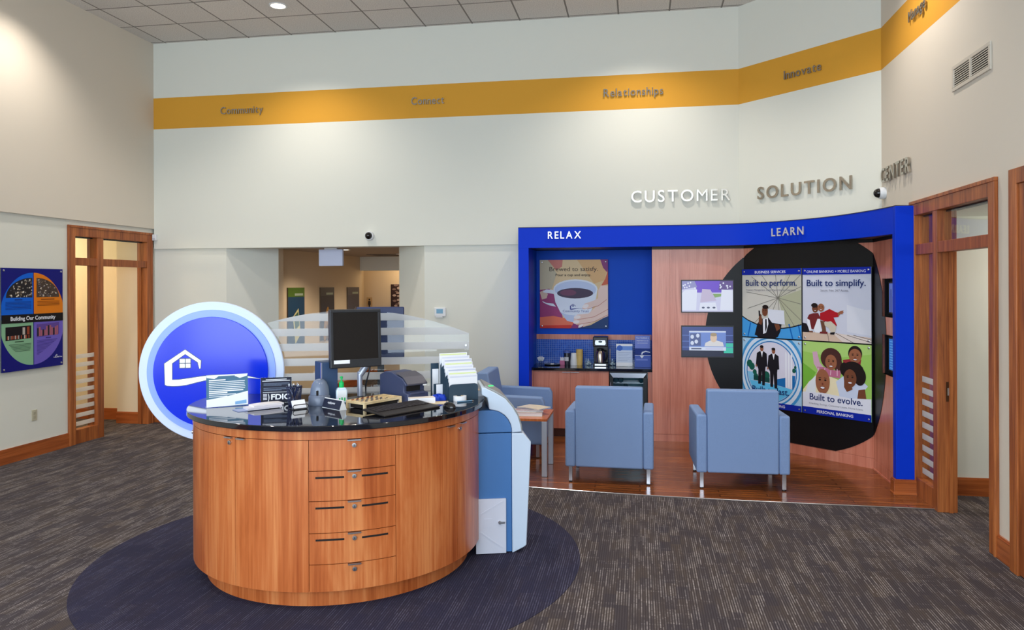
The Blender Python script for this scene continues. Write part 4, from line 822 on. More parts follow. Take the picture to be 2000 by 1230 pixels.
G().box(VW / 2 - 0.012, -0.012, 0.028, VW / 2 + 0.012, 0, VH - 0.028, VM).build('mullion', t); G().box(0.03, -0.001, 0.028, VW - 0.03, 0, VH - 0.028, SHADE).build('backing', t)
for k in range(8):
    z = 0.032 + k * 0.0168
    g = G(); g.add([(0.03, -0.011, z), (VW - 0.03, -0.011, z), (VW - 0.03, -0.003, z + 0.014), (0.03, -0.003, z + 0.014), (0.03, -0.010, z), (VW - 0.03, -0.010, z), (VW - 0.03, -0.002, z + 0.014), (0.03, -0.002, z + 0.014)], [(0, 1, 2, 3), (7, 6, 5, 4), (0, 4, 5, 1), (3, 2, 6, 7)], VM); g.build('louvre', t)
LABC = ['round recessed downlight in view at the ceiling edge, upper left']
for i, (x, y) in enumerate(CANS):
    t = thing('recessed_downlight', LABC[0] if i == 0 else ['', 'recessed downlight above the word Relationships', 'recessed downlight near the left wall', 'recessed downlight near the right wall vent', 'recessed downlight above the hall opening, further forward', 'recessed downlight over the left floor', 'recessed downlight over the reception desk front', 'recessed downlight over the right floor'][i], 'downlight', (x, y, HC), 0, 'ceiling downlights')
    g = G(); g.arc((0, 0), 0.085, 0.105, 0, 360, -0.008, 0, WHITE, 32); g.build('trim_ring', t)
    g = G(); g.lathe([(0.086, -0.001), (0.086, -0.003)], mat('lamp_glow', (255, 236, 210), 0.5, 0, 6.0), 32); g.build('lamp', t)
# hallway fittings
t = thing('exit_sign', 'blank white hanging sign in the hallway opening', 'sign', (-4.13, 9.60, 2.127), 0)
G().box(-0.17, -0.025, 0, 0.17, 0.025, 0.225, mat('sign_white', (206, 212, 236), 0.5)).build('panel', t, 0.004); G().box(-0.09, -0.03, 0.225, 0.09, 0.03, 0.274, WHITE).build('canopy', t, 0.004)
for k, (x, y, lb) in enumerate(((-4.36, 10.6, 'hall downlight nearest the hanging sign'), (-4.03, 12.35, 'hall downlight farther back by the beam'))):
    t = thing('recessed_downlight', lb, 'downlight', (x, y, 2.40), 0, 'hallway downlights')
    g = G(); g.arc((0, 0), 0.08, 0.1, 0, 360, -0.008, 0, WHITE, 28); g.build('trim_ring', t)
    g = G(); g.lathe([(0.081, -0.001), (0.081, -0.004)], mat('lamp_glow', (255, 236, 210), 0.5, 0, 6.0), 28); g.build('lamp', t)
    spot('hall_lamp', (x, y, 2.37), 105, (1.0, 0.84, 0.64), 140, 0.8)
t = thing('air_diffuser', 'dark ceiling air diffuser at the end of the hall', 'diffuser', (-4.35, 12.6, 2.40), 0)
for k in range(3):
    a = 0.3 - 0.09 * k; g = G(); g.box(-a, -a, -0.012 - 0.004 * k, a, a, -0.002, mat('diffuser%d' % k, ((120, 106, 94), (70, 58, 50), (110, 96, 84))[k], 0.6)); g.build('vane', t)
def hallart(top, low, motif):
    def a(g, w, h):
        f, e, ln, tx = QQ(g, w, h)
        f([(0, 0), (1, 0), (1, 1), (0, 1)], low, 1); f([(0, 0), (1, 0), (1, 0.16), (0, 0.16)], top, 2); f([(0.4, 0.1), (0.9, 0.1), (0.9, 0.14), (0.4, 0.14)], col('haze', (150, 164, 150)), 3); motif(f, e, ln)
    return a
def m1(f, e, ln):
    f([(0.28, 0.5), (0.62, 0.36), (0.75, 0.82), (0.42, 0.98)], col('device', (196, 190, 140)), 4); f([(0.34, 0.5), (0.6, 0.42), (0.67, 0.66), (0.42, 0.74)], col('device_screen', (52, 92, 78)), 5)
def m2(f, e, ln):
    e(0.4, 0.7, 0.16, 0.34, col('brass', (164, 122, 62)), 4, -0.25); e(0.52, 0.85, 0.2, 0.14, col('brass_dark', (110, 82, 48)), 5)
def m3(f, e, ln):
    f([(0.2, 0.6), (0.7, 0.4), (0.55, 0.6)], col('glint', (140, 142, 158)), 4); e(0.5, 0.8, 0.3, 0.1, col('glint2', (110, 112, 130)), 4)
ML = Matrix.Rotation(rad(90), 4, 'Z')
for k, (y, tp, lw, mo, lb) in enumerate(((10.44, (72, 104, 34), (18, 60, 92), m1, 'hall poster with green top and handheld device, nearest'), (11.6, (78, 78, 84), (58, 58, 68), m2, 'dark hall poster with brass shape, middle of the three'), (12.76, (96, 92, 98), (84, 82, 92), m3, 'grey hall poster, farthest of the three'))):
    poster('framed_poster', lb, 'poster', wl((-5.2, y, 0.95)) @ ML, 0.56, 0.88, hallart(col('hall_top%d' % k, tp), col('hall_low%d' % k, lw), mo), 0.02, 'hallway posters', 0, 0.0, mat('poster_frame', (88, 72, 54), 0.5))
def art_bw(g, w, h):
    f, e, ln, tx = QQ(g, w, h); f([(0, 0), (1, 0), (1, 1), (0, 1)], col('bw_dark', (54, 38, 38)), 1)
    for k in range(40): x, y = 0.9 * R.random(), 0.95 * R.random(); e(x + 0.05, y + 0.02, 0.05 + 0.05 * R.random(), 0.02 + 0.03 * R.random(), col('bw_mid', (130, 108, 104)) if k % 2 else col('bw_light', (180, 158, 150)), 2 + k % 3)
poster('framed_poster', 'brown-toned photo print at the end of the hall', 'poster', wl((-4.92, 14.4, 1.32)), 0.5, 0.56, art_bw, 0.02, None, 0, 0.0)
t = thing('restroom_sign', 'small dark figure sign on the hall end wall', 'sign', (-5.44, 14.4, 1.36), 0)
g = G(); g.box(0, -0.008, 0, 0.12, 0, 0.26, mat('sign_tan', (186, 158, 118), 0.5)); g.build('plate', t)
g = G(); SG = mat('sign_figure', (44, 30, 24), 0.5)
g.ell(0.06, 0.215, 0.018, 0.02, SG, 24); g.flat([(0.035, 0.185), (0.085, 0.185), (0.09, 0.11), (0.078, 0.11), (0.076, 0.03), (0.044, 0.03), (0.042, 0.11), (0.03, 0.11)], SG, 24); g.build('figure', t)

# ------------------------------------------------------------------ lounge furniture
def armchair(label):
    t = thing('armchair', label, 'armchair', (0, 0, 0), 0, 'lounge armchairs')
    W2, D2 = 0.408, 0.375; aw = 0.095
    for s in (-1, 1):
        x0, x1 = sorted((s * W2, s * (W2 - aw)))
        G().prism([(-D2, 0.148), (D2, 0.148), (D2, 0.60), (D2 - 0.03, 0.655), (-D2, 0.675)], x0, x1, CHAIRF, 'x').build('arm', t, 0.018, True, 3)
    xi = W2 - aw - 0.001
    G().prism([(-D2 - 0.004, 0.150), (-D2 + 0.15, 0.150), (-D2 + 0.19, 0.5), (-D2 + 0.12, 0.898), (-D2 - 0.004, 0.898)], -xi, xi, CHAIRF, 'x').build('backrest', t, 0.016, True, 3)
    G().box(-xi, -D2 + 0.14, 0.152, xi, D2 - 0.01, 0.30, CHAIRF).build('seat_base', t, 0.012, True, 2)
    G().box(-xi + 0.003, -D2 + 0.17, 0.302, xi - 0.003, D2 + 0.005, 0.44, CHAIRF).build('seat_cushion', t, 0.03, True, 3)
    for x in (-0.36, 0.36):
        for y in (-0.335, 0.30):
            g = G(); g.box(x - 0.017, y - 0.017, 0.012, x + 0.017, y + 0.017, 0.152, CHROME); g.lathe([(0.014, 0.0), (0.016, 0.004), (0.014, 0.012)], BLACKP, 12, (x, y, 0)); g.build('leg', t, 0.002)
    return t
FZ = 0.006
c1 = armchair('blue-grey armchair seen from behind, nearer the side table'); c1.location = (-0.275, 7.35, FZ); c1.rotation_euler = (0, 0, rad(-1.2))
dup(c1, (0.905, 7.325, FZ), rad(1.5), 'blue-grey armchair seen from behind, in front of the posters')
dup(c1, (-1.375, 8.28, FZ), rad(-90), 'grey armchair seen side-on behind the side table')
tb = thing('side_table', 'square cherry side table with metal legs', 'side table', (-1.155, 7.43, FZ)); tw, td = 0.275, 0.29
G().box(-tw, -td, 0.535, tw, td, 0.56, CHERRY).build('tabletop', tb, 0.003)
for x in (-tw + 0.028, tw - 0.028):
    for y in (-td + 0.028, td - 0.028): G().box(x - 0.026, y - 0.026, 0, x + 0.026, y + 0.026, 0.535, mat('satin_aluminium', (190, 194, 204), 0.4, 0.6)).build('leg', tb, 0.004)
MAGC = [(222, 220, 226), (196, 150, 150), (120, 96, 120), (226, 214, 190)]
z = 0.56 + FZ
bk = thing('book', 'thick pale book at the bottom of the magazine pile', 'book', (-1.10, 7.36, z), rad(4))
G().box(-0.15, -0.105, 0, 0.15, 0.105, 0.004, mat('book_cover', (214, 206, 196), 0.5)).build('cover', bk); G().box(-0.147, -0.1, 0.004, 0.147, 0.102, 0.036, PAPER).build('page_block', bk); G().box(-0.15, -0.105, 0.036, 0.15, 0.105, 0.04, mat('book_cover', (214, 206, 196), 0.5)).build('cover', bk)
z += 0.0402
for k in range(4):
    m = mat('magazine_cover%d' % k, MAGC[k], 0.35)
    t = thing('magazine', ['pale magazine lowest of the loose magazines', 'rose magazine second from bottom of the pile', 'dark plum magazine near the pile top', 'cream folded magazine on the pile top'][k], 'magazine', (-1.09 + 0.015 * k, 7.37 + 0.012 * k, z), rad(12 - 14 * k), 'magazines on the side table')
    G().box(-0.135, -0.1, 0, 0.135, 0.1, 0.006, PAPER).build('pages', t)
    n = 8; g = G(); pr = [(-0.137 + 0.274 * i / n, 0.0066 + (0.004 * math.sin(i / n * PI) if k > 1 else 0)) for i in range(n + 1)]
    g.prism(pr + [(a, b - 0.0008) for a, b in pr[::-1]], -0.102, 0.102, m, 'y'); g.build('cover', t); z += 0.0082
# ------------------------------------------------------------------ reception desk
DXC, DYC = -2.045, 4.925
DA = rad(16.5); E1 = Vector((math.cos(DA), math.sin(DA))); EN = Vector((-math.sin(DA), math.cos(DA)))
CT = 1.067; CH = 0.36                                             # counter height, distance of the straight back from the centre
def half(r, ch, n=120):
    pts = []
    for k in range(n):
        a = 2 * PI * k / n; p = Vector((r * math.cos(a), r * math.sin(a))); q = p.dot(EN)
        if q > ch: p = p - EN * (q - ch)
        pts.append((p.x, p.y))
    out = []
    for p in pts:
        if not out or (Vector(p) - Vector(out[-1])).length > 0.01: out.append(p)
    return out
dk = thing('reception_desk', 'round-fronted cherry reception desk with black granite top', 'reception desk', (DXC, DYC, 0))
G().prism(half(0.875, CH - 0.08), 0, 0.112, CHERRY).build('plinth', dk, 0, True)
G().prism(half(0.93, CH - 0.04), 0.112, 0.982, mat('carcass_dark', (60, 30, 16), 0.7)).build('carcass', dk, 0, True)
G().prism(half(0.957, CH - 0.03), 0.982, 1.035, CHERRY).build('apron', dk, 0, True)
G().prism(half(0.995, CH), 1.035, CT, GRANITE).build('countertop', dk, 0.004, True)
def pol(r, a): return (r * math.cos(rad(a)), r * math.sin(rad(a)))
def slab(a0, a1, z0, z1, name, parent): 
    g = G(); g.arc((0, 0), 0.928, 0.955, a0 + 0.1, a1 - 0.1, z0, z1, CHERRY); return g.build(name, parent, 0, True)
def pull(a, z, parent, w=0.075):
    p = pol(0.955, a); g = G(); g.box(-w / 2, -0.014, 0, w / 2, 0.004, 0.006, CHROME); g.box(-w / 2, -0.016, -0.001, w / 2, -0.013, 0.006, CHROME)
    g.xf(Matrix.Translation((p[0], p[1], z)) @ Matrix.Rotation(rad(a + 90), 4, 'Z')); g.build('pull', parent)
def lock(a, z, parent):
    p = pol(0.955, a); g = G(); g.lathe([(0.011, -0.004), (0.011, 0.004), (0.013, 0.005), (0.0125, 0.009), (0.006, 0.0095)], CHROME, 18, (0, 0, 0), 'y'); g.box(-0.0015, -0.0105, -0.006, 0.0015, -0.0093, 0.006, SHADE)
    g.xf(Matrix.Translation((p[0], p[1], z)) @ Matrix.Rotation(rad(a + 90), 4, 'Z')); g.build('lock', parent, 0, True)
ZD = 0.978
d = slab(176, 212, 0.115, ZD, 'door', dk); lock(208.5, 0.905, d)
d = slab(212, 253.2, 0.115, ZD, 'door', dk); pull(250.2, ZD - 0.006, d, 0.06); lock(250.6, 0.945, d)
d = slab(253.2, 281.35, 0.115, ZD, 'door', dk); pull(256.0, ZD - 0.006, d, 0.06)
rows = [(0.115, 0.268), (0.272, 0.446), (0.450, 0.628), (0.632, 0.801), (0.805, ZD)]
for k, (z0, z1) in enumerate(rows):
    d = slab(281.35, 311.3, z0, z1, 'drawer', dk); pull(296.6, z1 - 0.006, d); lock(296.6, z1 - 0.034, d)
    if 0 < k < 4:
        for a0, a1 in ((283.6, 293.2), (299.2, 308.4)):
            g = G(); g.arc((0, 0), 0.945, 0.9562, a0, a1, z1 - 0.042, z1 - 0.031, SHADE, 8); g.build('mail_slot', d)
d = slab(311.3, 340.75, 0.115, ZD, 'door', dk); pull(336.6, ZD - 0.006, d, 0.06)
d = slab(340.75, 372, 0.115, ZD, 'door', dk); pull(344.9, ZD - 0.006, d, 0.06); lock(342.6, 0.945, d)

# illuminated round sign behind the desk's left end
off = 0.396; CD3 = Vector((DXC, DYC)) + EN * off
sgn = thing('round_sign', 'large glowing round blue sign with white house logo', 'sign', (-2.0, 5.0, 0), DA)
# place its centre on the photograph's line of sight at the sign plane
ang = math.atan2((413.5 - 1000) / 1457.17, 1.0); dv = Vector((math.sin(ang - 0.1688), math.cos(ang - 0.1688)))
tt = CD3.dot(EN) / dv.dot(EN); sp = dv * tt; dep = tt * math.cos(ang); SR = 136.5 / 1457.17 * dep; SZ = 1.859 - (722 - 555) / 1457.17 * dep
sgn.location = (sp.x, sp.y, 0)
GLOW = mat('lit_acrylic_white', (200, 214, 240), 0.35, 0, 0.12); GLOW2 = mat('lit_acrylic_blue', (136, 164, 250), 0.3, 0, 0.12); SBLUE = mat('sign_blue_face', (8, 44, 214), 0.16, 0, 0.10)
g = G(); g.lathe([(SR - 0.004, -0.03), (SR, -0.026), (SR, -0.004), (SR - 0.004, 0.0)], GLOW, 96, (0, 0, SZ), 'y'); g.build('outer_ring', sgn, 0, True)
g = G(); g.lathe([(SR * 0.885, 0.0), (SR * 0.885, 0.008), (SR * 0.882, 0.010)], GLOW2, 96, (0, 0, SZ), 'y'); g.build('inner_ring', sgn, 0, True)
g = G(); g.lathe([(SR * 0.785, 0.010), (SR * 0.785, 0.028), (SR * 0.782, 0.030)], SBLUE, 96, (0, 0, SZ), 'y'); g.build('face', sgn, 0, True)
def signlogo(m, grow, lay):
    P = [(270, 590), (430, 480), (552, 570), (548, 632), (540, 634), (528, 582), (430, 514), (328, 588), (328, 722), (380, 722), (460, 712), (560, 698), (640, 691), (740, 691), (830, 694), (920, 703), (1020, 726), (940, 716), (860, 712), (760, 712), (680, 716), (600, 726), (520, 744), (440, 764), (380, 771), (330, 772), (290, 768), (274, 760)]
    k = SR / (139.3 * 4.1); cxp, czp = (413.5 - 260) * 4.1, (722 - 560) * 4.1
    q = [((x - cxp) * k, SZ - (y - czp) * k) for x, y in P]; g = G()
    if grow:
        n = len(q); q2 = []
        for i in range(n):
            a, b, c_ = Vector(q[i - 1]), Vector(q[i]), Vector(q[(i + 1) % n]); d1 = (b - a).normalized(); d2 = (c_ - b).normalized(); nn = Vector((-(d1 + d2).y, (d1 + d2).x))
            nn = nn.normalized() if nn.length > 1e-4 else Vector((-d1.y, d1.x)); q2.append((b.x + nn.x * grow, b.y + nn.y * grow))
        q = q2
    g.add([(x, -0.030 - 0.0005 * lay, z) for x, z in q], [tuple(range(len(q)))], m)
    for x0, y0, x1, y1 in ((388, 554, 426, 586), (433, 554, 470, 586), (388, 593, 426, 625), (433, 593, 470, 625)):
        w = grow / k; g.add([((x - cxp) * k, -0.030 - 0.0005 * lay, SZ - (y - czp) * k) for x, y in ((x0 - w, y1 + w), (x1 + w, y1 + w), (x1 + w, y0 - w), (x0 - w, y0 - w))], [(0, 1, 2, 3)], m)
    return g
g = signlogo(mat('logo_outline', (70, 82, 110), 0.4), 0.005, 1); g.build('logo_edge', sgn)
g = signlogo(mat('logo_white', (238, 244, 255), 0.4, 0, 0.4), 0.0, 2); g.build('logo', sgn)
g = G(); g.box(0.30, 0.031, 0, 0.36, 0.06, SZ, CHROME); g.box(0.24, 0.0, 0, 0.42, 0.12, 0.012, CHROME); g.build('support_post', sgn)

# striped glass screen along the back of the counter
scr = thing('glass_screen', 'arched glass screen with frosted stripes behind the desk', 'glass screen', (DXC + EN.x * 0.445, DYC + EN.y * 0.445, CT), DA)
GS = stripes_glass('striped_desk_glass', -CT + 1.482 - 0.112 * 4, 0.70, 0.1118, 0.5, (0.94, 0.96, 0.97), 0.66)
s0, s1 = -0.78, 0.915
def arch(s): return 1.672 - CT - 0.19 * ((s - 0.03) / 0.9) ** 2
pts = [(s0, -0.16), (s1, -0.16)] + [(s1 + (s0 - s1) * k / 40, arch(s1 + (s0 - s1) * k / 40)) for k in range(41)]
G().prism(pts, -0.005, 0.005, GS, 'y').build('pane', scr)
for s in (-0.35, 0.2, 0.7):
    g = G(); g.box(s - 0.02, -0.10, -0.09, s + 0.02, -0.005, -0.04, CHROME); g.box(s - 0.02, 0.005, -0.09, s + 0.02, 0.014, -0.04, CHROME); g.build('clamp', scr, 0.001)
g = G(); g.lathe([(0.008, -0.012), (0.008, 0.012)], CHROME, 14, (0.89, 0, 0.33), 'y'); g.build('bolt', scr)

# cash machine at the right end of the desk
mc = thing('cash_machine', 'blue and white floor-standing cash machine beside the desk', 'cash machine', (-0.911, 5.093, 0), rad(17))
MB_, MWH, MGY = mat('machine_blue', (62, 112, 172), 0.45), mat('machine_white', (196, 212, 230), 0.4), mat('machine_grey', (204, 208, 222), 0.45)
D = 0.42
G().prism([(-0.2, 0.01), (0.036, 0.01), (0.036, 0.832), (-0.2, 0.832)], 0, D, MB_, 'y').build('lower_body', mc, 0.004)
G().prism([(-0.2, 0.838), (0.037, 0.838), (0.036, 0.862), (0.028, 0.893), (0.012, 0.925), (-0.014, 0.955), (-0.05, 0.98), (-0.09, 0.992), (-0.2, 0.992)], 0, D, MB_, 'y').build('upper_body', mc, 0.003)
G().prism([(0.038, 0), (0.115, 0.035), (0.138, 0.05), (0.172, 0.768), (0.12, 0.828), (0.038, 0.832)], -0.004, D, MWH, 'y').build('front_shell', mc, 0.006, True)
G().prism([(0.038, 0.835), (0.108, 0.838), (0.1, 0.885), (0.08, 0.95), (0.045, 1.01), (-0.005, 1.07), (-0.07, 1.11), (-0.15, 1.15), (-0.17, 1.148), (-0.17, 1.10), (-0.13, 1.08), (-0.12, 1.0), (-0.09, 0.994), (-0.05, 0.982), (-0.012, 0.957), (0.014, 0.927), (0.03, 0.895), (0.038, 0.862)], -0.004, D, MWH, 'y').build('hood', mc, 0.006, True)
G().prism([(0.116, 0.84), (0.109, 0.888), (0.088, 0.955), (0.052, 1.018), (0.0, 1.08), (-0.068, 1.122), (-0.145, 1.162), (-0.150, 1.150), (-0.07, 1.111), (-0.005, 1.071), (0.045, 1.011), (0.08, 0.951), (0.1, 0.886), (0.107, 0.84)], 0.02, D - 0.02, mat('machine_edge', (150, 152, 150), 0.45), 'y').build('control_panel', mc, 0.001, True)
G().box(-0.12, 0.0, 1.1585, -0.085, 0.03, 1.163, mat('green_led', (40, 230, 110), 0.4, 0, 1.0)).xf(Matrix.Translation((0.0, 0.03, -0.004))).build('indicator_light', mc)
dr = G().box(-0.215, -0.018, 0.008, -0.006, 0.0, 0.384, MGY).build('safe_door', mc, 0.003); dr['label'] = 'pale grey access door with crossed ribs and lock'
g = G()
for a in ((-0.185, 0.28, -0.03, 0.365), (-0.185, 0.16, -0.03, 0.045)):
    dd = Vector((a[2] - a[0], a[3] - a[1])).normalized(); q = Vector((-dd.y, dd.x)) * 0.004
    g.prism([(a[0] + q.x, a[1] + q.y), (a[2] + q.x, a[3] + q.y), (a[2] - q.x, a[3] - q.y), (a[0] - q.x, a[1] - q.y)], -0.021, -0.017, MGY, 'y')
g.box(-0.16, -0.021, 0.19, -0.105, -0.017, 0.25, MGY); g.build('rib', dr)
g = G(); g.lathe([(0.012, 0.016), (0.013, 0.03), (0.010, 0.034)], CHROME, 16, (-0.05, 0, 0.222), 'y'); g.box(-0.052, -0.036, 0.216, -0.018, -0.028, 0.228, CHROME); g.build('lock_handle', dr, 0, True)

# ------------------------------------------------------------------ things on the counter
def on(name, label, cat, x, y, rz, group=None, z=CT): return thing(name, label, cat, (x, y, z), rad(rz), group)
STEEL = mat('slate_print', (62, 110, 140), 0.4)
t = on('acrylic_sign', 'acrylic stand holding a blue and white privacy notice', 'sign', -2.67, 4.52, 36)
w, h = 0.262, 0.212; T = Matrix.Translation((0, 0, 0)) @ Matrix.Rotation(rad(-6), 4, 'X')
G().box(-w / 2, -0.002, 0, w / 2, 0.002, h, ACRYL).xf(T).build('holder', t); G().box(-w / 2, 0, 0, w / 2, 0.07, 0.003, ACRYL).build('foot', t)
g = G(); f, e, ln, tx = QQ(g, w, h)
g.v = []
f([(0.01, 0.01), (0.99, 0.01), (0.99, 0.99), (0.01, 0.99)], STEEL, 1); f([(0.01, 0.01), (0.99, 0.01), (0.97, 0.08), (0.8, 0.14), (0.7, 0.08), (0.3, 0.06), (0.2, 0.13), (0.02, 0.09)], PAPER, 2); f([(0.3, 0.05), (0.68, 0.05), (0.68, 0.08), (0.26, 0.08)], STEEL, 3); f([(0.01, 0.76), (0.5, 0.68), (0.99, 0.55), (0.99, 0.97), (0.01, 0.99)], PAPER, 2)
f([(0.68, 0.86), (0.95, 0.82), (0.95, 0.93), (0.68, 0.95)], col('notice_stripe', (130, 176, 220)), 3)
for k, (a, b) in enumerate(((0.07, 0.46), (0.07, 0.92), (0.07, 0.91), (0.07, 0.92), (0.07, 0.93), (0.07, 0.92), (0.07, 0.88), (0.07, 0.5), (0.07, 0.7), (0.07, 0.5))): ln(a, 0.175 + 0.056 * k, b, 0.17 + 0.056 * k, 0.03 if k in (0, 6, 7) else 0.018, PAPER, 3)
g.xf(Matrix.Translation((-w / 2, -0.003, 0))).xf(T).build('notice', t)
t = on('acrylic_sign', 'acrylic stand with black FDIC notice', 'sign', -2.43, 4.72, 24)
w, h = 0.205, 0.172
G().box(-w / 2, -0.002, 0, w / 2, 0.002, h, ACRYL).xf(T).build('holder', t); G().box(-w / 2, 0, 0, w / 2, 0.07, 0.003, ACRYL).build('foot', t)
g = G(); f, e, ln, tx = QQ(g, w, h); BN = col('fdic_black', (12, 16, 40)); FT = col('fdic_text', (140, 156, 186))
f([(0.01, 0.01), (0.99, 0.01), (0.99, 0.99), (0.01, 0.99)], BN, 1); ln(0.17, 0.09, 0.83, 0.085, 0.018, PAPER, 3); ln(0.06, 0.145, 0.94, 0.14, 0.02, PAPER, 3)
for k in range(3): ln(0.1, 0.24 + 0.042 * k, 0.92 - 0.25 * (k == 2), 0.24 + 0.042 * k, 0.008, FT, 3); ln(0.1, 0.425 + 0.042 * k, 0.92 - 0.25 * (k == 2), 0.425 + 0.042 * k, 0.008, FT, 3)
tx('FDIC', 0.34, 0.87, 0.60, 0.20, PAPER, 3, 0.03); tx(')', 0.235, 0.87, 0.05, 0.22, PAPER, 3, 0.02)
for k in range(5): ln(0.09, 0.665 + 0.05 * k, 0.21, 0.665 + 0.05 * k, 0.018, PAPER, 3)
ln(0.08, 0.59, 0.92, 0.59, 0.01, PAPER, 3)
g.xf(Matrix.Translation((-w / 2, -0.003, 0))).xf(T).build('notice', t)
for k, (x, y, r, a, b, hh, m, lb) in enumerate(((-2.46, 4.44, 50, 0.1, 0.20, 0.004, mat('leaflet_blue', (150, 164, 206), 0.5), 'thin bluish leaflet under the folded brochures'), (-2.40, 4.48, 48, 0.095, 0.22, 0.014, mat('leaflet_cream', (216, 212, 222), 0.5), 'pale brochure bundle in front of the FDIC notice'), (-2.385, 4.50, 52, 0.085, 0.20, 0.012, mat('leaflet_white', (232, 228, 230), 0.5), 'white folded brochure on top of the pale bundle'))):
    zz = CT + (0, 0.0042, 0.0184)[k]
    t = thing('brochure', lb, 'brochure', (x, y, zz), rad(r), 'brochures on the desk'); n = 6
    pr = [(-b / 2 + b * i / n, hh + (0.004 * math.sin(i / n * PI) if k else 0)) for i in range(n + 1)]
    G().prism([(-b / 2, 0), (b / 2, 0)] + pr[::-1], -a / 2, a / 2, m, 'y').build('pages', t); G().box(-b / 2, -a / 2 - 0.001, hh * 0.45, b / 2, -a / 2, hh * 0.55, mat('leaflet_fold', (170, 168, 184), 0.6)).build('fold', t)
t = on('pen_cup', 'dark mesh pen cup full of pens', 'pen cup', -2.255, 4.63, 0)
WIRE = mat('navy_wire', (26, 34, 72), 0.4, 0.3)
def cupr(z): return 0.038 + 0.012 * z / 0.125
g = G()
for k in range(26):
    a = 2 * PI * k / 26; b = a + 0.55; g.tube([(cupr(z) * math.cos(a + (b - a) * z / 0.125), cupr(z) * math.sin(a + (b - a) * z / 0.125), z) for z in (0.002, 0.04, 0.08, 0.125)], 0.0013, WIRE, 5); b = a - 0.55; g.tube([(cupr(z) * math.cos(a + (b - a) * z / 0.125), cupr(z) * math.sin(a + (b - a) * z / 0.125), z) for z in (0.002, 0.04, 0.08, 0.125)], 0.0013, WIRE, 5)
g.build('mesh', t); g = G(); g.lathe([(0.046, 0.122), (0.052, 0.122), (0.053, 0.128), (0.047, 0.129), (0.046, 0.122)], WIRE, 28); g.build('rim', t, 0, True); g = G(); g.lathe([(0.039, 0), (0.041, 0.008), (0.03, 0.009)], WIRE, 28); g.build('base', t)
for k in range(7):
    a = 2 * PI * k / 7 + 0.3; x0, y0, x1, y1 = -0.02 * math.cos(a), -0.02 * math.sin(a), 0.036 * math.cos(a), 0.036 * math.sin(a); c_ = ((34, 48, 96), (150, 160, 190), (28, 32, 60))[k % 3]
    t = thing('pen', ['dark blue pen', 'silver pen', 'black pen'][k % 3] + ' standing in the mesh pen cup', 'pen', (-2.255, 4.63, CT + 0.010), 0, 'pens in the mesh cup')
    g = G(); g.tube([(x0, y0, 0.002), (x1, y1, 0.118)], 0.004, mat('pen%d' % (k % 3), c_, 0.35), 8); g.build('barrel', t, 0, True); g = G(); g.tube([(x1, y1, 0.118), (x1 * 1.05, y1 * 1.05, 0.124 + 0.003 * k)], 0.003, CHROME, 8); g.build('tip', t)
t = on('card_holder', 'black wire holder with white business cards', 'card holder', -2.165, 4.50, 52)
g = G(); g.tube([(-0.05, -0.035, 0.004), (0.045, -0.035, 0.004), (0.052, -0.035, 0.014), (0.052, -0.035, 0.024), (0.044, -0.035, 0.032), (-0.044, -0.035, 0.032), (-0.052, -0.035, 0.024), (-0.052, -0.035, 0.014), (-0.045, -0.035, 0.004)], 0.003, BLACKP, 8); g.tube([(-0.045, -0.035, 0.004), (-0.045, 0.03, 0.003)], 0.003, BLACKP, 8); g.tube([(0.045, -0.035, 0.004), (0.045, 0.03, 0.003)], 0.003, BLACKP, 8); g.build('wire_frame', t, 0, True)
G().box(-0.044, -0.006, 0, 0.044, 0.006, 0.055, PAPER).xf(Matrix.Translation((0, -0.02, 0.006)) @ Matrix.Rotation(rad(-28), 4, 'X')).build('cards', t)
t = on('card_scanner', 'domed grey countertop device beside the computer', 'scanner', -2.105, 4.69, 10)
DG = mat('device_grey', (98, 108, 128), 0.3)
g = G(); g.lathe([(0.070, 0), (0.072, 0.006), (0.07, 0.055), (0.062, 0.066), (0.03, 0.070)], DG, 32); g.build('base', t, 0, True)
g = G(); n = 10; g.lathe([(0.062 * math.cos(k / n * PI / 2) ** 0.75 if k < n else 0.002, 0.066 + 0.105 * math.sin(k / n * PI / 2)) for k in range(n + 1)], mat('device_shell', (110, 122, 144), 0.22), 32); g.xf(Matrix.Translation((0, 0.01, 0))); g.build('dome', t, 0, True)
g = G(); g.box(-0.006, -0.066, 0.068, 0.006, -0.045, 0.10, SHADE); g.build('slot', t, 0.003)
t = on('computer_tower', 'small slate-blue computer tower behind the nameplate', 'computer', -2.09, 4.86, 48)
G().box(-0.115, -0.04, 0, 0.0, 0.07, 0.275, NAVYP).xf(Matrix.Translation((0.02, 0, 0))).build('case', t, 0.006); G().box(-0.095, -0.052, 0.004, 0.02, -0.04, 0.27, mat('tower_front', (52, 76, 112), 0.4)).build('front_panel', t, 0.003); G().box(-0.1, -0.050, 0.004, -0.094, -0.036, 0.27, CHROME).build('trim_strip', t)
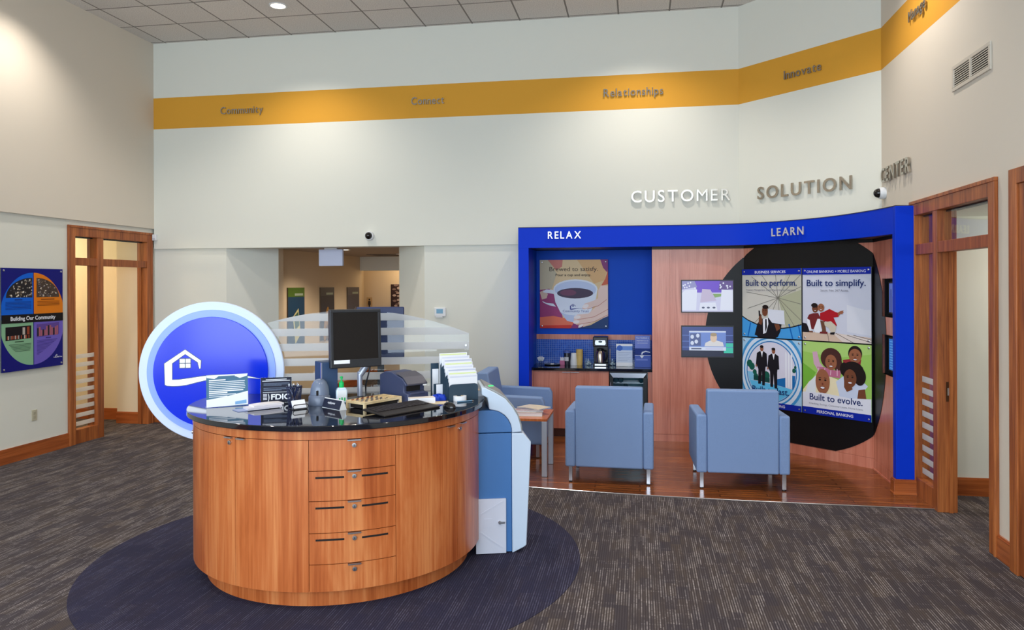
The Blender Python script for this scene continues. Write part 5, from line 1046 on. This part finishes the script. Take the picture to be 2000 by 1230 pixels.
# monitor on a swing arm
t = on('monitor', 'black monitor on a silver desk arm facing the camera', 'monitor', -1.93, 4.97, 0)
g = G(); g.lathe([(0.085, 0), (0.085, 0.008), (0.03, 0.016), (0.02, 0.02)], BLACKP, 28); g.build('base', t, 0, True)
ARM = mat('arm_silver', (172, 178, 194), 0.35, 0.5)
g = G(); g.lathe([(0.018, 0.016), (0.018, 0.19)], ARM, 20); g.build('post', t, 0, True)
MM = Matrix.Translation((0.012, -0.10, 0.23)) @ Matrix.Rotation(rad(36), 4, 'Z') @ Matrix.Rotation(rad(-3), 4, 'X')
g = G(); g.tube([(0.0, 0, 0.165), (0.02, 0.01, 0.20), (0.085, 0.03, 0.30), (0.06, 0.0, 0.36), (0.0, -0.06, 0.40)], [0.022, 0.024, 0.022, 0.02, 0.02], ARM, 12); g.build('arm', t, 0.0, True)
g = G(); g.tube([(0.05, 0.05, 0.33), (0.075, 0.03, 0.25), (0.06, 0.02, 0.18), (0.035, 0.03, 0.10), (0.02, 0.06, 0.012)], 0.0035, BLACKP, 8); g.tube([(0.04, 0.05, 0.33), (0.06, 0.05, 0.25), (0.05, 0.04, 0.18), (0.02, 0.05, 0.09), (0.01, 0.09, 0.012)], 0.0035, BLACKP, 8); g.build('cable', t, 0, True)
mw, mh = 0.355, 0.40
G().box(-mw / 2, -0.012, 0, mw / 2, 0.045, mh, BLACKP).xf(MM).build('housing', t, 0.006)
g = G(); g.box(-mw / 2 + 0.004, -0.018, 0.004, mw / 2 - 0.004, -0.011, 0.058, BLACKP); g.box(-mw / 2 + 0.004, -0.018, mh - 0.022, mw / 2 - 0.004, -0.011, mh - 0.004, BLACKP); g.box(-mw / 2 + 0.004, -0.018, 0.058, -mw / 2 + 0.022, -0.011, mh - 0.022, BLACKP); g.box(mw / 2 - 0.022, -0.018, 0.058, mw / 2 - 0.004, -0.011, mh - 0.022, BLACKP); g.xf(MM).build('bezel', t, 0.002)
G().box(-mw / 2 + 0.022, -0.0135, 0.058, mw / 2 - 0.022, -0.0122, mh - 0.022, mat('dark_screen', (18, 13, 13), 0.2, spec=0.3)).xf(MM).build('screen', t)
G().box(-mw / 2 + 0.022, -0.0195, 0.03, -mw / 2 + 0.13, -0.0181, 0.054, PAPER).xf(MM).build('sticker', t)
t = thing('monitor', 'navy-backed monitor behind the striped glass screen', 'monitor', (DXC + EN.x * 0.52 + E1.x * 0.24, DYC + EN.y * 0.52 + E1.y * 0.24, 0), DA)
g = G(); g.box(-0.16, -0.1, 0, 0.16, 0.1, 0.015, BLACKP); g.box(-0.025, -0.02, 0.015, 0.025, 0.02, 1.4, BLACKP); g.build('floor_stand', t, 0.003); G().box(-0.18, -0.05, 1.30, 0.18, -0.02, 1.695, mat('monitor_back_navy', (26, 40, 84), 0.45)).build('housing', t, 0.008); G().box(-0.17, 0.02, 1.31, 0.17, 0.024, 1.685, BLACKP).build('screen', t); G().box(-0.05, -0.021, 1.40, 0.05, 0.021, 1.60, BLACKP).build('bracket', t)
# hand sanitiser
t = on('sanitizer_bottle', 'clear sanitizer pump bottle with green pump', 'pump bottle', -1.985, 4.775, 30)
GEL = mat('clear_gel_plastic', (206, 224, 240), 0.12, 0, 0, 0.6); GRN = mat('green_pump', (16, 190, 96), 0.35)
G().prism([(-0.036, 0.0), (0.036, 0.0), (0.038, 0.01), (0.037, 0.085), (0.026, 0.105), (-0.026, 0.105), (-0.037, 0.085), (-0.038, 0.01)], -0.022, 0.022, GEL, 'y').build('bottle', t, 0.008, True, 3)
g = G(); g.lathe([(0.016, 0.104), (0.017, 0.108), (0.017, 0.138), (0.008, 0.145), (0.0055, 0.148), (0.0055, 0.168), (0.010, 0.169), (0.010, 0.178), (0.003, 0.18)], GRN, 18); g.tube([(0, 0, 0.173), (0, -0.03, 0.172), (0, -0.036, 0.166)], 0.004, GRN, 8); g.build('pump', t, 0, True)
g = G(); g.box(-0.030, -0.0226, 0.012, 0.030, -0.0222, 0.088, WHITE)
for x, z0, z1 in ((-0.02, 0.018, 0.036), (-0.004, 0.016, 0.04), (0.014, 0.016, 0.038)): g.box(x, -0.0231, z0, x + 0.009, -0.0227, z1, GRN)
g.build('label_sticker', t)
# nameplate
t = on('nameplate', 'black nameplate with white script on the counter front', 'nameplate', -1.945, 4.55, -33)
g = G(); g.prism([(-0.022, 0.0), (0.03, 0.0), (0.006, 0.062), (0.0, 0.062)], -0.10, 0.10, WHITE, 'x'); g.build('wedge', t)
Tn = Matrix.Translation((0, -0.0225, 0.003)) @ Matrix.Rotation(-math.atan2(0.022, 0.059), 4, 'X')
G().box(-0.097, -0.002, 0, 0.097, 0, 0.058, mat('plate_navy', (18, 26, 52), 0.3)).xf(Tn).build('plate', t)
g = G(); g.tube([(-0.045 + 0.006 * k, -0.003, 0.030 + (0.008 if k % 2 else -0.003) + (0.004 if k % 5 == 0 else 0)) for k in range(14)], 0.0016, PAPER, 5); g.xf(Tn).build('script', t)
# coin tray
t = on('coin_tray', 'pale wooden coin tray beside the keyboard', 'tray', -1.725, 4.70, -27)
TW = wood('pale_tray_wood', (190, 164, 118), (214, 190, 146), (228, 208, 168), (20, 3, 20), 0.5, 0.0)
g = G(); a, b = 0.088, 0.165
g.box(-a, -b, 0.032, a, b, 0.044, TW); g.box(-a, -b, 0.040, -a + 0.012, b, 0.050, TW); g.box(a - 0.012, -b, 0.040, a, b, 0.050, TW); g.box(-a + 0.012, -b, 0.040, a - 0.012, -b + 0.012, 0.050, TW); g.box(-a + 0.012, b - 0.012, 0.040, a - 0.012, b, 0.050, TW); g.build('rim', t, 0.001)
g = G(); [g.box(x - 0.003, -b + 0.012, 0.040, x + 0.003, b - 0.012, 0.0475, TW) for x in (-0.045, 0.0, 0.045)]; g.build('divider', t)
g = G(); [g.box(x, y, 0, x + 0.015, y + 0.015, 0.032, TW) for x in (-a, a - 0.015) for y in (-b, b - 0.015)]; g.box(-a + 0.02, -b + 0.02, 0.004, a - 0.02, b - 0.02, 0.031, SHADE); g.build('foot', t)
rt = Matrix.Translation((-1.725, 4.70, CT + 0.0475)) @ Matrix.Rotation(rad(-27), 4, 'Z')
COP, SIL = mat('copper_coin', (190, 112, 78), 0.3, 0.9), mat('nickel_coin', (184, 172, 160), 0.3, 0.9)
for k in range(20):
    colm = k % 4; x = (-0.066, -0.022, 0.022, 0.066)[colm]; y = -0.13 + 0.042 * (k // 4) + 0.008 * R.random(); p = rt @ Vector((x, y, 0))
    g = G(); g.lathe([(0.010, 0), (0.0105, 0.0006), (0.0105, 0.0016), (0.010, 0.0022)], COP if colm == 0 else SIL, 16)
    o = g.build('coin', None, 0, True); o.location = p; o.rotation_euler = (rad(18 + 16 * R.random()), 0, rad(-27))
    tag(o, 'copper coin in the nearest slot of the wooden tray' if colm == 0 else 'silver coin in the wooden coin tray', 'coin', 'copper coins in the tray' if colm == 0 else 'silver coins in the tray')
# keyboard
t = on('keyboard', 'black keyboard at the front right of the counter', 'keyboard', -1.49, 4.545, 60)
KB = mat('keyboard_black', (30, 26, 26), 0.45)
G().prism([(-0.115, 0.012), (0.095, 0.030), (0.095, 0.018), (-0.115, 0.0)], -0.235, 0.235, KB, 'x').build('body', t, 0.005)
KT = Matrix.Rotation(math.atan2(0.018, 0.21), 4, 'X')
for r_ in range(5):
    for c_ in range(15):
        if r_ == 0 and 3 < c_ < 8: continue
        x = -0.216 + c_ * 0.0288 + r_ * 0.001; y = -0.03 + r_ * 0.0235
        k_ = G().box(x, y, 0, x + 0.0245, y + 0.0195, 0.006, mat('keycap', (40, 36, 38), 0.4)).xf(Matrix.Translation((0, 0, 0.0213)) @ KT).build('key', t)
k_ = G().box(-0.10, -0.03, 0, 0.012, -0.0105, 0.006, mat('keycap', (40, 36, 38), 0.4)).xf(Matrix.Translation((0, 0, 0.0213)) @ KT).build('key', t)
t = on('mouse', 'black glossy mouse at the right of the keyboard', 'mouse', -1.215, 4.70, 50)
g = G(); n = 8; g.lathe([(1.0, 0), (1.02, 0.1)] + [(math.cos(k / n * PI / 2) if k < n else 0.02, 0.1 + 0.9 * math.sin(k / n * PI / 2)) for k in range(n + 1)], mat('mouse_black', (20, 18, 20), 0.12), 28); g.xf(Matrix.Diagonal((0.032, 0.055, 0.036, 1))); g.build('shell', t, 0, True)
g = G(); g.lathe([(0.007, -0.003), (0.007, 0.003)], DG, 14, (0, 0.03, 0.028), 'x'); g.build('scroll_wheel', t)
# receipt printer
t = on('receipt_printer', 'slate-grey receipt printer behind the keyboard', 'printer', -1.615, 4.985, 54)
PB = mat('printer_slate', (58, 66, 96), 0.45)
pw = 0.088
G().prism([(-0.165, 0.0), (0.165, 0.0), (0.165, 0.17), (0.10, 0.195), (0.03, 0.195), (-0.10, 0.16), (-0.145, 0.125), (-0.145, 0.112), (-0.118, 0.112), (-0.118, 0.068), (-0.165, 0.062)], -pw, pw, PB, 'x').build('body', t, 0.008, True)
G().box(-0.066, -0.119, 0.07, 0.05, -0.10, 0.110, SHADE).build('paper_slot', t); G().box(-0.07, -0.172, 0.055, 0.055, -0.14, 0.07, PB).build('paper_ledge', t, 0.003)
G().prism([(-0.152, 0.116), (-0.152, 0.124), (-0.10, 0.166), (-0.02, 0.192), (-0.02, 0.196), (-0.105, 0.170), (-0.158, 0.126), (-0.158, 0.116)], -pw + 0.004, pw - 0.004, mat('printer_lid', (72, 72, 84), 0.4), 'x').build('lid', t, 0.002)
G().box(0.045, -0.1595, 0.107, 0.075, -0.1575, 0.116, WHITE).build('badge', t)
t = on('receipt_pad', 'thick pad of white slips in front of the printer', 'paper pad', -1.44, 4.83, 29); G().box(-0.085, -0.035, 0, 0.085, 0.035, 0.04, PAPER).build('sheets', t, 0.001); G().box(-0.085, -0.035, 0.040, 0.085, 0.035, 0.0415, mat('pad_top', (226, 216, 206), 0.7)).build('top_sheet', t)
t = on('envelope', 'cream envelope lying behind the mouse', 'envelope', -1.335, 4.865, 20); G().box(-0.07, -0.045, 0, 0.07, 0.045, 0.004, mat('manila', (222, 204, 172), 0.7)).build('body', t); G().prism([(-0.07, 0.045), (0.07, 0.045), (0.0, 0.0)], 0.004, 0.005, mat('manila_flap', (206, 188, 156), 0.7)).build('flap', t)
for k, (x, y, r, lb) in enumerate(((-1.66, 4.83, 40, 'loose white paper beside the coin tray'), (-1.60, 4.80, 25, 'loose white paper overlapping under the printer front'))):
    o = tag(G().box(-0.07, -0.06, 0, 0.07, 0.06, 0.0012, PAPER).build('paper_sheet'), lb, 'paper', 'loose papers on the desk'); o.location = (x, y, CT + 0.0013 * k); o.rotation_euler = (0, 0, rad(r))
# file sorter with standing forms
t = on('file_sorter', 'dark stepped desktop file sorter at the counter right', 'file sorter', -1.255, 5.10, 36)
FS = mat('sorter_slate', (44, 66, 84), 0.4)
def rplate(w, h, r, y, zz, name):
    pts = [(-w / 2, zz), (w / 2, zz), (w / 2, zz + h - r)] + [(w / 2 - r + r * math.cos(a), zz + h - r + r * math.sin(a)) for a in (0.5, 1.0)] + [(w / 2 - r, zz + h), (-w / 2 + r, zz + h)] + [(-w / 2 + r + r * math.cos(a), zz + h - r + r * math.sin(a)) for a in (2.1, 2.6)] + [(-w / 2, zz + h - r)]
    G().prism(pts, y, y + 0.004, FS, 'y').build(name, t)
G().box(-0.108, -0.10, 0, 0.108, 0.10, 0.006, FS).build('base', t)
for k in range(9): rplate(0.216, 0.105 + 0.02 * k, 0.025, -0.10 + 0.0235 * k, 0.006, 'divider')
for k in range(8):
    o = tag(G().box(-0.105, 0, 0, 0.105, 0.003, 0.165 + 0.02 * k, PAPER).build('paper_form'), 'white printed form standing in the dark file sorter', 'paper', 'forms in the file sorter')
    o.matrix_world = Matrix.Translation((-1.255, 5.10, CT + 0.0062)) @ Matrix.Rotation(rad(36), 4, 'Z') @ Matrix.Translation((0.002 + 0.004 * (k % 3) - 0.012 * (k == 7), -0.09 + 0.0235 * k, 0))
    G().box(-0.1, -0.0006, 0.150 + 0.02 * k, 0.1, -0.0001, 0.160 + 0.02 * k, mat('form_line%d' % (k % 3), ((214, 218, 232), (222, 232, 170), (190, 196, 214))[k % 3], 0.7)).build('heading', o)
t = on('card_rack', 'small dark rack with white cards left of the sorter', 'card rack', -1.405, 5.09, 36)
G().box(-0.03, -0.05, 0, 0.03, 0.05, 0.006, FS).build('base', t)
g = G(); g.box(-0.03, 0.045, 0.006, 0.03, 0.05, 0.24, FS); g.box(-0.03, -0.01, 0.006, 0.03, -0.006, 0.10, FS); g.build('back_plate', t, 0.002)
G().box(-0.024, -0.05, 0.006, 0.022, -0.047, 0.10, PAPER).build('card', t); G().box(-0.024, 0.03, 0.006, 0.022, 0.034, 0.20, PAPER).build('card', t)
t = on('cloth', 'crumpled bright blue cloth beside the file sorter', 'cloth', -1.37, 4.995, 20)
g = G(); n, m_ = 20, 8
BL = mat('bright_blue_cloth', (12, 60, 190), 0.7); vs = []
for j in range(m_ + 1):
    for i in range(n):
        a = 2 * PI * i / n; ph = j / m_ * PI / 2; rr = (0.062 + 0.012 * math.sin(3 * a + 1) + 0.008 * math.sin(7 * a)) * math.cos(ph); vs.append((rr * math.cos(a), 0.55 * rr * math.sin(a), max(0, 0.034 * math.sin(ph) * (1 + 0.3 * math.sin(5 * a + 6 * ph)))))
g.add(vs, [(j * n + i, j * n + (i + 1) % n, (j + 1) * n + (i + 1) % n, (j + 1) * n + i) for j in range(m_) for i in range(n)] + [tuple(range(n))[::-1]], BL); g.build('folds', t, 0, True)
t = on('tape_roll', 'white roll of tape in front of the sorter', 'tape roll', -1.215, 4.985, 0)
g = G(); g.arc((0, 0), 0.026, 0.045, 0, 360, 0, 0.034, PAPER, 36); g.build('tape', t, 0, True); g = G(); g.arc((0, 0), 0.022, 0.026, 0, 360, 0, 0.034, mat('tape_core', (206, 184, 150), 0.7), 36); g.build('core', t, 0, True)
t = thing('pen', 'steel-blue pen lying beside the tape roll', 'pen', (-1.165, 4.935, CT + 0.005), rad(40)); g = G(); g.tube([(-0.06, 0, 0), (0.05, 0, 0)], 0.005, mat('pen_steel', (90, 130, 160), 0.3), 10); g.build('barrel', t, 0, True); g = G(); g.tube([(0.05, 0, 0), (0.066, 0, -0.002)], [0.005, 0.001], CHROME, 10); g.build('tip', t)
t = on('paper_pad', 'white pad at the far right of the counter', 'paper pad', -1.13, 5.27, 20); G().box(-0.05, -0.07, 0, 0.05, 0.07, 0.04, PAPER).build('sheets', t, 0.001); G().box(-0.05, -0.07, 0.04, 0.05, 0.07, 0.042, mat('pad_top2', (224, 206, 182), 0.7)).build('top_sheet', t)

# ------------------------------------------------------------------ coffee bar things
WT = 0.845
def cb(name, label, cat, x, y, rz=0, group=None): return thing(name, label, cat, (x, y, WT), rad(rz), group)
t = cb('glass_dish', 'small glass dish of white packets at the bar left end', 'dish', -1.245, 9.48)
g = G(); g.lathe([(0.02, 0), (0.02, 0.006), (0.006, 0.01), (0.008, 0.02), (0.03, 0.05), (0.035, 0.06), (0.033, 0.06), (0.028, 0.05), (0.004, 0.024)], ACRYL, 20); g.build('bowl', t, 0, True)
for k in range(7):
    a = 0.9 * k; o = tag(G().box(-0.018, -0.002, 0, 0.018, 0.002, 0.05, PAPER).build('sugar_packet'), 'white sugar packet standing in the glass dish', 'packet', 'sugar packets in the glass dish')
    o.matrix_world = Matrix.Translation((-1.245 + 0.012 * math.cos(a), 9.48 + 0.012 * math.sin(a), WT + 0.045)) @ Matrix.Rotation(a, 4, 'Z') @ Matrix.Rotation(rad(24), 4, 'Y')
t = cb('serving_tray', 'low dark tray on the left of the coffee bar', 'tray', -1.09, 9.42); g = G(); g.lathe([(0.08, 0), (0.1, 0.004), (0.105, 0.014), (0.1, 0.014), (0.08, 0.008)], mat('tray_dark', (50, 54, 66), 0.2, 0.6), 32); g.build('dish', t, 0, True); g = G(); g.box(-0.02, -0.02, 0.008, 0.02, 0.02, 0.016, PAPER); g.build('doily', t)
t = cb('packet_box', 'small pink box holding sweetener packets', 'box', -0.965, 9.44); PK = mat('pink_box', (176, 92, 132), 0.5); g = G(); g.box(-0.032, -0.022, 0, 0.032, 0.022, 0.055, PK); g.build('box', t, 0.002); g = G(); [g.box(-0.024 + 0.012 * k, -0.012, 0.05, -0.016 + 0.012 * k, 0.012, 0.098 - 0.006 * (k % 2), PAPER) for k in range(4)]; g.build('packet', t)
t = cb('canister', 'dark patterned canister with blue lid', 'canister', -0.905, 9.46); g = G(); g.lathe([(0.04, 0), (0.042, 0.01), (0.042, 0.15), (0.04, 0.155)], mat('canister_dark', (34, 36, 50), 0.3), 24); g.build('body', t, 0, True); g = G(); g.lathe([(0.043, 0.15), (0.043, 0.172), (0.03, 0.18)], mat('canister_lid', (70, 96, 170), 0.3), 24); g.build('lid', t, 0, True)
g = G(); g.arc((0, 0), 0.0421, 0.0428, 215, 300, 0.05, 0.10, mat('canister_swirl', (200, 200, 206), 0.4), 12); g.build('motif', t)
for x, n_, r0, r1, hh, m, nm, lb, gr in ((-0.818, 5, 0.046, 0.036, 0.115, WHITE, 'foam_cup', 'white foam cup in the upside-down stack', 'white foam cups'), (-0.747, 5, 0.036, 0.044, 0.12, mat('tan_cup', (214, 182, 108), 0.5), 'paper_cup', 'tan paper cup in the tan stack', 'tan paper cups')):
    for k in range(n_):
        z = k * (0.0085 if r0 > r1 else 0.018)
        g = G()
        if r0 > r1: g.lathe([(r0 - 0.002, 0.0), (r0, 0.0), (r0 + 0.001, 0.004), (r1, hh), (r1 - 0.002, hh), (r0 - 0.003, 0.004)], m, 24)
        else: g.lathe([(r0 - 0.003, 0.002), (r0, 0), (r1, hh), (r1 + 0.002, hh + 0.002), (r1, hh + 0.004), (r1 - 0.002, hh), (r0 - 0.002, 0.004)], m, 24)
        o = g.build(nm, None, 0, True); o.location = (x, 9.45, WT + z); tag(o, lb, 'cup', gr)
# coffee maker
t = cb('coffee_maker', 'black drip coffee maker with steel carafe', 'coffee maker', -0.478, 9.42); CB = mat('coffee_black', (18, 18, 20), 0.25)
g = G(); g.box(-0.093, -0.1, 0, 0.093, 0.12, 0.035, CB); g.box(-0.093, 0.05, 0.035, 0.093, 0.12, 0.24, CB); g.build('base', t, 0.006); G().box(-0.093, -0.1, 0.24, 0.093, 0.12, 0.365, CB).build('brew_head', t, 0.01)
G().box(-0.07, -0.104, 0.006, 0.07, -0.1, 0.03, CHROME).build('front_trim', t, 0.002)
g = G(); g.prism([(-0.06, 0.262), (0.06, 0.262), (0.068, 0.285), (0.06, 0.325), (-0.06, 0.325), (-0.068, 0.285)], -0.106, -0.1, CHROME, 'y'); g.build('control_panel', t, 0.002); g = G(); g.ell(0, 0, 0.025, 0.013, mat('lcd_green', (70, 90, 90), 0.2), 1); g.xf(Matrix.Translation((0, -0.107, 0.305))); g.build('display', t)
g = G(); g.lathe([(0.055, 0.036), (0.06, 0.042), (0.06, 0.15), (0.045, 0.185), (0.04, 0.19)], mat('carafe_steel', (170, 160, 150), 0.22, 1.0), 28, (-0.005, -0.03, 0)); c_ = g.build('carafe', t, 0, True)
g = G(); g.lathe([(0.042, 0.19), (0.042, 0.21), (0.02, 0.216)], CB, 24, (-0.005, -0.03, 0)); g.build('lid', c_, 0, True); g = G(); g.tube([(0.035, -0.05, 0.19), (0.075, -0.075, 0.185), (0.082, -0.08, 0.12), (0.06, -0.065, 0.06)], 0.009, CB, 8); g.build('handle', c_, 0, True)
for x, lb in ((-0.635, 'clear tub of creamers left of the coffee maker'), (-0.335, 'clear tub of creamers right of the coffee maker')):
    t = cb('creamer_tub', lb, 'tub', x, 9.44, 0, 'clear creamer tubs'); g = G(); g.lathe([(0.045, 0), (0.05, 0.01), (0.055, 0.075), (0.053, 0.075), (0.047, 0.01)], ACRYL, 24); g.build('tub', t, 0, True)
    for k in range(7):
        a = 2.2 * k; q = G(); q.lathe([(0.011, 0), (0.015, 0.016), (0.0155, 0.018)], mat('creamer_white', (216, 224, 240), 0.4), 12); o = q.build('creamer', None, 0, True); o.location = (x + (0.024 if k < 5 else 0.008) * math.cos(a), 9.44 + (0.024 if k < 5 else 0.008) * math.sin(a), WT + 0.011 + (0.019 if k > 4 else 0)); tag(o, 'white creamer pod in the tub ' + ('left' if x < -0.5 else 'right') + ' of the coffee maker', 'creamer', 'creamers ' + ('left' if x < -0.5 else 'right') + ' tub')
t = cb('stir_stick_holder', 'slim upright stir stick right of the coffee maker', 'stir stick', -0.368, 9.55); G().box(-0.02, -0.02, 0, 0.02, 0.02, 0.006, CB).build('base', t); G().box(-0.004, -0.002, 0.006, 0.004, 0.002, 0.20, mat('stick_wood', (196, 176, 140), 0.6)).build('stick', t)
t = cb('sign_holder', 'white notice in an acrylic holder on the coffee bar', 'sign', -0.185, 9.36, 0); w, h = 0.20, 0.275
G().box(-w / 2 - 0.004, 0.001, 0, w / 2 + 0.004, 0.004, h + 0.004, ACRYL).build('holder', t); G().box(-w / 2, -0.03, 0, w / 2, 0.06, 0.003, ACRYL).build('foot', t)
g = G(); f, e, ln, tx = QQ(g, w, h); LBL = col('notice_blue', (60, 104, 196))
f([(0, 0), (1, 0), (1, 1), (0, 1)], col('notice_paper', (206, 218, 240)), 1); f([(0, 0), (1, 0), (1, 0.1), (0, 0.1)], PAPER, 2); f([(0.3, 0.1), (1, 0.1), (1, 0.29), (0, 0.29), (0, 0.2)], col('notice_band', (112, 152, 224)), 2); e(0.22, 0.19, 0.18, 0.125, LBL, 3); f([(0, 0.84), (1, 0.84), (1, 1), (0, 1)], PAPER, 2)
for k in range(6): ln(0.12, 0.4 + 0.07 * k, 0.9 - 0.1 * (k % 3), 0.4 + 0.07 * k, 0.02, col('notice_line', (150, 168, 206)), 3)
g.xf(Matrix.Translation((-w / 2, 0, 0.003))).build('notice', t)
t = cb('feedback_box', 'blue feedback card box at the right end of the bar', 'box', 0.04, 9.3, 0); FB = mat('feedback_blue', (40, 78, 176), 0.4); FB2 = mat('feedback_periwinkle', (104, 124, 206), 0.4)
G().box(-0.098, -0.04, 0, 0.098, 0.05, 0.15, FB).build('box', t, 0.002); G().box(-0.094, 0.04, 0.15, 0.09, 0.05, 0.385, FB2).build('backboard', t)
g = G(); f, e, ln, tx = QQ(g, 0.184, 0.235)
tx('Your Feedback is', 0.08, 0.16, 0.84, 0.07, PAPER, 3, 0.01); tx('important to us!', 0.12, 0.30, 0.76, 0.07, PAPER, 3, 0.01); ln(0.15, 0.4, 0.85, 0.4, 0.02, PAPER, 3); f([(0, 0.68), (1, 0.68), (1, 1), (0, 1)], col('feedback_dark', (18, 50, 130)), 2); f([(0.4, 1), (0.46, 0.86), (0.7, 0.8), (1, 0.86), (1, 0.9), (0.7, 0.86), (0.52, 0.92), (0.5, 1)], PAPER, 3)
g.xf(Matrix.Translation((-0.094, 0.0395, 0.15))).build('backboard_print', t)
g = G(); g.flat([(-0.04, 0.15), (0.02, 0.15), (-0.01, 0.11)], PAPER, 1); g.rect(-0.096, 0.145, 0.096, 0.15, PAPER, 1); g.rect(-0.08, 0.085, 0.06, 0.105, FB2, 1); g.xf(Matrix.Translation((0, -0.0402, 0))).build('front_print', t)
# lamps of the neighbouring rooms, plus one added at the hall end
def bulb(loc, power, color):
    l = bpy.data.lights.new('unseen_lamp', 'POINT'); l.energy = power; l.color = color; l.shadow_soft_size = 0.2
    o = bpy.data.objects.new('unseen_lamp', l); o.location = loc; COL.objects.link(o)
bulb((-8.5, 8.4, 2.3), 70, (1.0, 0.80, 0.54))
bulb((-4.5, 13.95, 2.2), 14, (1.0, 0.76, 0.46))  # unseen lamp added to brighten the end wall of the hall
bulb((3.9, 6.4, 2.1), 34, (1.0, 0.92, 0.82))
